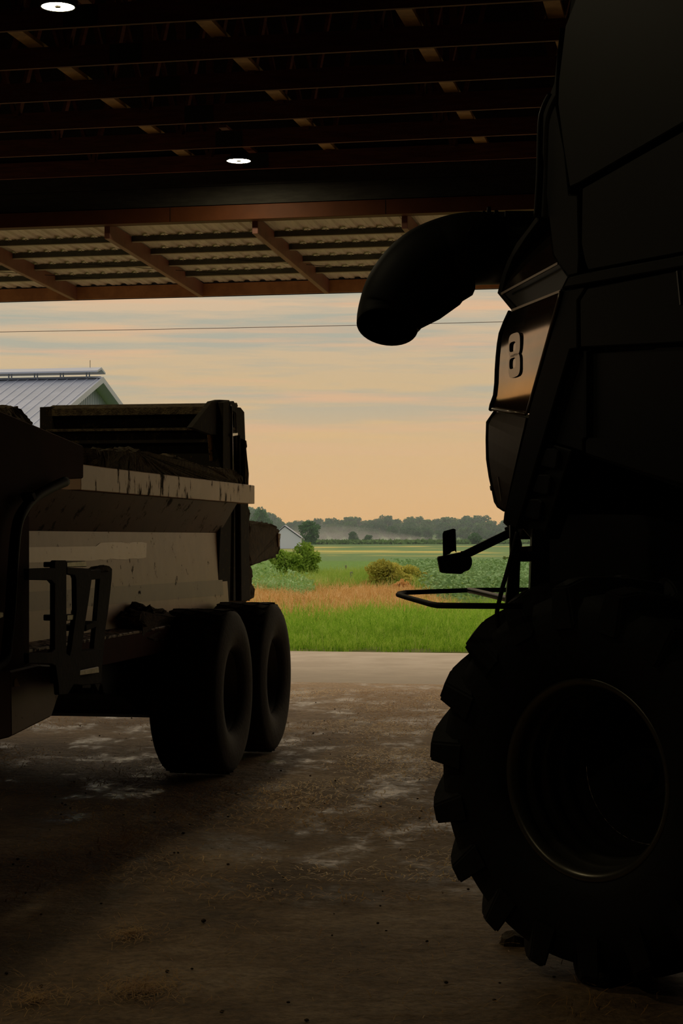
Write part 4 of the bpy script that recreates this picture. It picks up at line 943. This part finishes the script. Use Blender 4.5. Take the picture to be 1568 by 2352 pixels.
# unloading spout: along the tail, then down
sy = 8.75
ctr = [(1420,566,84),(1240,569,84),(1130,570,84),(1075,572,84),(1030,584,86),(985,606,88),(948,638,88),(918,676,84),(900,715,79),(892,735,74),(889,750,70)]
pts = [at(x, y, sy+(.12 if x > 1100 else 0)-(0 if x > 905 else (.0,.012,.030)[(899,891,888).index(x-1)])) for x, y, r in ctr]; rad = [r/F*sy for *_, r in ctr]
sm = smoothpath(pts, 5); rs = []
for i in range(len(pts)-1):
    for j in range(5): rs.append(rad[i]+(rad[i+1]-rad[i])*j/5)
rs.append(rad[-1])
SPO = mat('spout_paint', (.007,.007,.005), .6, c2=(.009,.0085,.006), nscale=3, spec=.2)
bm = tube(sm, rs, 36, caps=False); spt = frombm('unloading_spout', bm, SPO, ch, smooth=True)
md = spt.modifiers.new('wall', 'SOLIDIFY'); md.thickness = .008; md.offset = -1
mt_ = (sm[-1]-sm[-3]).normalized(); mx_ = (Vector((1,0,0))-mt_*mt_.x).normalized(); my_ = mt_.cross(mx_)
frombm('spout_mouth_ring', tube([sm[-1]+(mx_*math.cos(a)+my_*math.sin(a))*(rs[-1]-.003) for a in [2*math.pi*i/36 for i in range(37)]], .005, 6), CDARK, spt, smooth=True)
# the underside chute of the bend
def chute():
    bm = bmesh.new(); prof = [(1092,648),(1091,664),(1085,678),(1062,692),(1056,700),(1010,733),(962,757)]
    topp = [(1092,630),(1080,640),(1060,650),(1040,665),(1020,690),(985,715),(950,740)]
    L_ = []; 
    for (x, y), (u, v) in zip(prof, topp):
        for k, (a_, d) in enumerate(((.0,-.10),(1,-.06),(1,.06),(0,.10))):
            L_.append(bm.verts.new(at(x if a_ else u, y if a_ else v, sy+d)))
    n = len(prof)
    for i in range(n-1):
        for k in range(3): bm.faces.new((L_[i*4+k], L_[i*4+k+1], L_[i*4+k+5], L_[i*4+k+4]))
    bmesh.ops.recalc_face_normals(bm, faces=bm.faces); return bm
frombm('spout_chute', chute(), SPO, spt)
for pts_, dd in (([(1160,492),(1160,484),(1300,484),(1300,500),(1160,500)], .05), ([(1118,492),(1119,474),(1127,474),(1128,492)], .03), ([(1134,492),(1136,482),(1143,482),(1148,492)], .04), ([(1106,490),(1108,484),(1114,484),(1116,490)], .02)):
    P_ = [at(x, y, sy-.03) for x, y in pts_]; frombm('spout_bracket', prism(P_, (0, dd, 0), .002), CDARK, spt)
frombm('spout_link', bar(at(1078,527,sy-.20), at(1108,548,sy-.18), .012, .03), CPAINT, spt)
frombm('spout_link', bar(at(1085,527,sy-.20), at(1125,531,sy-.19), .01, .012), CPAINT, spt)
# tail lamp on its arm
ty = 8.15
def tp_(pts): return [at(x, y, ty) for x, y in pts]
arm = frombm('lamp_arm', prism(tp_([(1172,1213),(1174,1234),(1083,1278),(1062,1282),(1058,1266),(1064,1266)]), (0,.04,0), .003), CDARK, ch)
frombm('lamp_arm', bar(at(1168,1222,ty+.02), HP.off(-.1)(1190,1212), .04, .04), CDARK, ch)
tl = frombm('tail_lamp', prism(tp_([(1005,1279),(1022,1276),(1062,1268),(1078,1272),(1084,1284),(1084,1296),(1079,1308),(1072,1312),(1066,1312),(1061,1319),(1012,1316)]), (0,.10,0), .006), CDARK, ch)
frombm('lamp_plate', prism(tp_([(1017,1278),(1016,1226),(1019,1220),(1041,1214),(1046,1216),(1048,1270),(1044,1265),(1036,1268),(1033,1272)]), (0,.006,0), .001), CDARK, tl)
# rear ladder posts, hose and the bent tube guard around the tail
def zt(px, py, z=1.52): return at(px, py, (CH-z)*F/(py-HY))
g1 = [zt(1300,1348), zt(1230,1354.5), zt(1077,1355.5), zt(960,1360), zt(930,1361), zt(916,1363.5), zt(914,1366), zt(930,1371), zt(990,1388), zt(1004,1390.5), zt(1030,1391), zt(1200,1392.5)]
frombm('tube_guard', tube(g1, .0125, 10), CDARK, ch, smooth=True)
frombm('tube_guard', tube([zt(1077,1356), zt(1090,1358), zt(1166,1376), zt(1200,1384)], .015, 10), CPAINT, ch, smooth=True)
py_ = 7.75
def pz(pts): return [at(x, y, py_) for x, y in pts]
frombm('frame_post', prism(pz([(1171,1205),(1188,1215),(1199,1250),(1195,1285),(1190,1420),(1158,1420),(1166,1330),(1172,1280)]), (0,.05,0), .003), CPAINT, ch)
frombm('frame_post', prism(pz([(1222,1215),(1262,1215),(1262,1440),(1214,1440),(1218,1330)]), (0,.08,0), .003), CPAINT, ch)
frombm('frame_cross', prism(pz([(1187,1256),(1226,1254),(1226,1268),(1186,1268)]), (0,.05,0), .003), mat('worn_cross', (.07,.05,.035), .5), ch)
frombm('frame_cross', prism(pz([(1190,1268),(1222,1268),(1222,1290),(1190,1290)]), (0,.05,0), .003), CDARK, ch)
frombm('cross_tube', tube([at(1180,1384,7.8), at(1230,1352,7.9)], .012, 8), mat('cross_tube_paint', (.10,.03,.015), .5), ch, smooth=True)
frombm('drain_hose', tube(smoothpath([at(x, y, py_-.04) for x, y in ((1188,1222),(1178,1262),(1165,1310),(1153,1352),(1143,1395),(1141,1412),(1144,1440))], 5), .0095, 8), M['black'], ch, smooth=True)
# axle under the arch
frombm('rear_axle', tube([HUB+INW*.45, HUB+INW*2.2], .11, 14), CDARK, ch, smooth=True)
frombm('axle_beam', prism([HUB+INW*.9+UP*(-.12)-Vector((0,0,0)), HUB+INW*.9+UP*.12+CN.cross(UP)*.0, HUB+INW*2.0+UP*.12, HUB+INW*2.0-UP*.12], CN.cross(UP)*.25, .01), CDARK, ch)

# its wheel: tyre > rim, lugs. local X is the axle
WR_, WWd, RR_ = .775, .52, .395
h = WWd/2
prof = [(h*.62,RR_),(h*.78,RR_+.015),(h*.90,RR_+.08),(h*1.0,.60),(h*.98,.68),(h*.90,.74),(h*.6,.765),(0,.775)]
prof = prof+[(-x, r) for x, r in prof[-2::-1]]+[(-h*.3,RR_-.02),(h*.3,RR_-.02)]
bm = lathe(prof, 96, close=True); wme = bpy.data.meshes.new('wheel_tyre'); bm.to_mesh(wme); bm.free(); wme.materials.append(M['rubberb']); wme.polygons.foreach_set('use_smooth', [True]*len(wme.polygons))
RIM = mat('combine_rim', (.14,.13,.10), .33, .7, c2=(.11,.10,.075), nscale=5)
bm = lathe([(h*.60,RR_+.008),(h*.76,RR_+.022),(h*.80,RR_+.012),(h*.76,RR_-.010),(h*.66,RR_-.022),(h*.56,RR_-.020),(h*.50,RR_-.008),(h*.42,RR_-.034),(h*.30,RR_-.040),(h*.23,RR_-.022),(h*.12,RR_-.052),(h*-.05,RR_-.058),(h*-.13,RR_-.040),(h*-.25,RR_-.070),(h*-.42,RR_-.074),(h*-.50,RR_-.056),(h*-.62,RR_-.085),(h*-.8,RR_-.088)], 96)
rme = bpy.data.meshes.new('wheel_rim'); bm.to_mesh(rme); bm.free(); rme.materials.append(RIM); rme.polygons.foreach_set('use_smooth', [True]*len(rme.polygons))
bm = lathe([(h*-.8,RR_-.088),(h*-.88,.25),(h*-.92,.20),(h*-.9,.13),(h*-.86,.12),(h*-.84,.07),(h*-.7,.06),(h*-.68,.0)], 48)
dme = bpy.data.meshes.new('wheel_disc'); bm.to_mesh(dme); bm.free(); dme.materials.append(M['black'])
# one lug: a tapering bar from the shoulder to past the middle, swept back
def lug_mesh(side):
    bm = bmesh.new(); n = 7; secs = []
    for i in range(n+1):
        u = i/n; x = side*(h*1.0-(h*1.08)*u); ph = .36*u**.85
        base_r = np.interp(abs(x), [0, h*.6, h*.9, h*.98, h*1.0], [.770,.760,.733,.69,.64]); top = .826-.010*(abs(x)/h)**3-(.03 if i == 0 else 0)
        wb, wt = .150-.05*u, .085-.025*u
        ring = []
        for (rr2, ww) in ((base_r-.03, wb/2), (top, wt/2), (top, -wt/2), (base_r-.03, -wb/2)):
            a = ph+ww/.8; ring.append(bm.verts.new((x+(side*.012 if i == 0 and rr2 < .8 else 0), rr2*math.sin(a), rr2*math.cos(a))))
        secs.append(ring)
    for a, b in zip(secs, secs[1:]):
        for k in range(4): bm.faces.new((a[k], a[(k+1)%4], b[(k+1)%4], b[k]))
    bm.faces.new(secs[0]); bm.faces.new(secs[-1][::-1]); bmesh.ops.recalc_face_normals(bm, faces=bm.faces); bev(bm, .008, 2)
    me = bpy.data.meshes.new('tread_lug'); bm.to_mesh(me); bm.free(); me.materials.append(M['rubberb']); return me
lugs = {1: lug_mesh(1), -1: lug_mesh(-1)}
def combine_wheel(c, bearing, flip=1):
    o = bpy.data.objects.new('wheel_tyre', wme); col.objects.link(o); o.parent = ch; o.location = c-wloc(ch); o.rotation_euler = (0, 0, rot_to(bearing))
    for nm, me_ in (('wheel_rim', rme), ('wheel_disc', dme)): r = bpy.data.objects.new(nm, me_); col.objects.link(r); r.parent = o
    NL = 18
    for k in range(NL):
        for sd in (1, -1):
            l = bpy.data.objects.new('tread_lug', lugs[sd]); col.objects.link(l); l.parent = o
            l.rotation_euler = ((k+(.5 if sd < 0 else 0)+.30)*2*math.pi/NL, 0, 0)
    return o
wb_ = 225
wc = HUB - bdir(wb_)*(h*.78)
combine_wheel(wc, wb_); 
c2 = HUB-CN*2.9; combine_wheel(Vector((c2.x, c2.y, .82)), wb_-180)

# ------------------------------------------------------------------ loose straw and clods on the floor
def straw(name, x, y, m, ln=(.05,.16), wd=.005):
    n = len(x); a = rng.uniform(0, np.pi, n); l = rng.uniform(*ln, n)/2; t = rng.uniform(-.12,.35,n)
    zc = .012+np.abs(np.sin(t))*l*.8; dx, dy, dz = np.cos(a)*l, np.sin(a)*l, np.sin(t)*l; wx, wy = -np.sin(a)*wd/2, np.cos(a)*wd/2
    bx, by = rng.normal(0,.12,n)*l, rng.normal(0,.12,n)*l
    z = np.zeros(n)
    P = np.stack([np.stack([x-dx-wx, y-dy-wy, zc-dz], 1), np.stack([x-dx+wx, y-dy+wy, zc-dz], 1),
                  np.stack([x+bx+wx, y+by+wy, zc+.004], 1), np.stack([x+bx-wx, y+by-wy, zc+.004], 1),
                  np.stack([x+dx+wx, y+dy+wy, zc+dz], 1), np.stack([x+dx-wx, y+dy-wy, zc+dz], 1)], 1)
    f = np.array([[0,1,2,3],[3,2,4,5]]); Fq = (f[None]+(np.arange(n)*6)[:,None,None]).reshape(-1,4)
    return npmesh(name, P, Fq, m)
STR = mat('straw_colour', (.72,.40,.10), .45, c2=(.95,.66,.25), nscale=9, lo=.35, hi=.65)
STD = mat('straw_dark', (.36,.17,.04), .6, c2=(.6,.34,.09), nscale=9, lo=.35, hi=.65)
def zone(n, x0, x1, y0, y1, s, thr, jit=.25, o=0.):
    x = rng.uniform(x0, x1, n); y = rng.uniform(y0, y1, n); v = nz(x, y*.8, s, o)+rng.normal(0, jit, n)*.4; k = v > thr; return x[k], y[k]
x, y = zone(60000, -4.5, 4.5, 9, 21.5, .8, .10); o = straw('loose_straw', x, y, STD, (.02,.075), .006); tag(o, 'trodden brown straw scattered over the dirt floor by the doorway', 'straw', kind='stuff')
x2, y2 = zone(22000, -.6, 3.2, 12, 21.5, .9, .05, o=4.); x3, y3 = zone(14000, -3.2, 2, 9.5, 16, 1.1, .16, o=9.)
o = straw('bright_straw', np.r_[x2, x3], np.r_[y2, y3], STR, (.02,.065), .005); tag(o, 'bright golden straw strewn between the spreader wheels and the combine', 'straw', kind='stuff')
def heap(cx, cy, rx, ry, n): 
    r = np.abs(rng.normal(0, .5, n)); a = rng.uniform(0, 6.283, n); return cx+np.cos(a)*rx*r, cy+np.sin(a)*ry*r
hp_ = [heap(*ground(290, 1930)[:2], .35, .9, 700), heap(*ground(330, 2275)[:2], .26, .35, 600), heap(*ground(300, 2150)[:2], .18, .3, 300), heap(*ground(80, 2300)[:2], .2, .3, 250)]
o = straw('straw_tufts', np.concatenate([q_[0] for q_ in hp_]), np.concatenate([q_[1] for q_ in hp_]), STD, (.02,.075), .0028); tag(o, 'thin tufts of yellow straw on the dark floor near the bottom edge', 'straw', kind='stuff')
x, y = zone(1600, -2.4, 2.0, 6.6, 10, .9, -.1); o = straw('stray_stalks', x, y, STD, (.02,.10), .003); tag(o, 'single stray stalks lying on the bare dark floor', 'straw', kind='stuff')
bm = bmesh.new(); q = random.Random(11)
for i in range(260):
    x = q.uniform(-3, 2.6); y = q.uniform(6.6, 20); r = q.uniform(.004, .012)*(1 if q.random() < .95 else 1.8)
    bmesh.ops.create_icosphere(bm, subdivisions=1, radius=r, matrix=Matrix.Translation((x, y, r*.4)) @ Matrix.Rotation(q.uniform(0,3), 4, 'Z') @ Matrix.Diagonal((1, q.uniform(.6,1), .6, 1)))
o = frombm('dirt_crumbs', bm, mat('crumb_earth', (.06,.04,.022), .95)); tag(o, 'small dark crumbs of earth scattered over the floor', 'dirt', kind='stuff')
c = ground(1195, 2172); q = random.Random(4)
frombm('mud_clod', lumpy([c+Vector((-.09,0,-.01)), c+Vector((-.08,0,.03)), c+Vector((-.03,0,.045)), c+Vector((.04,0,.03)), c+Vector((.12,0,.02)), c+Vector((.13,0,-.01))], (0,.12,0), .008, .02, 9), M['caked']); o = bpy.data.objects['mud_clod']; tag(o, 'lump of dried mud lying against the foot of the combine wheel', 'mud')
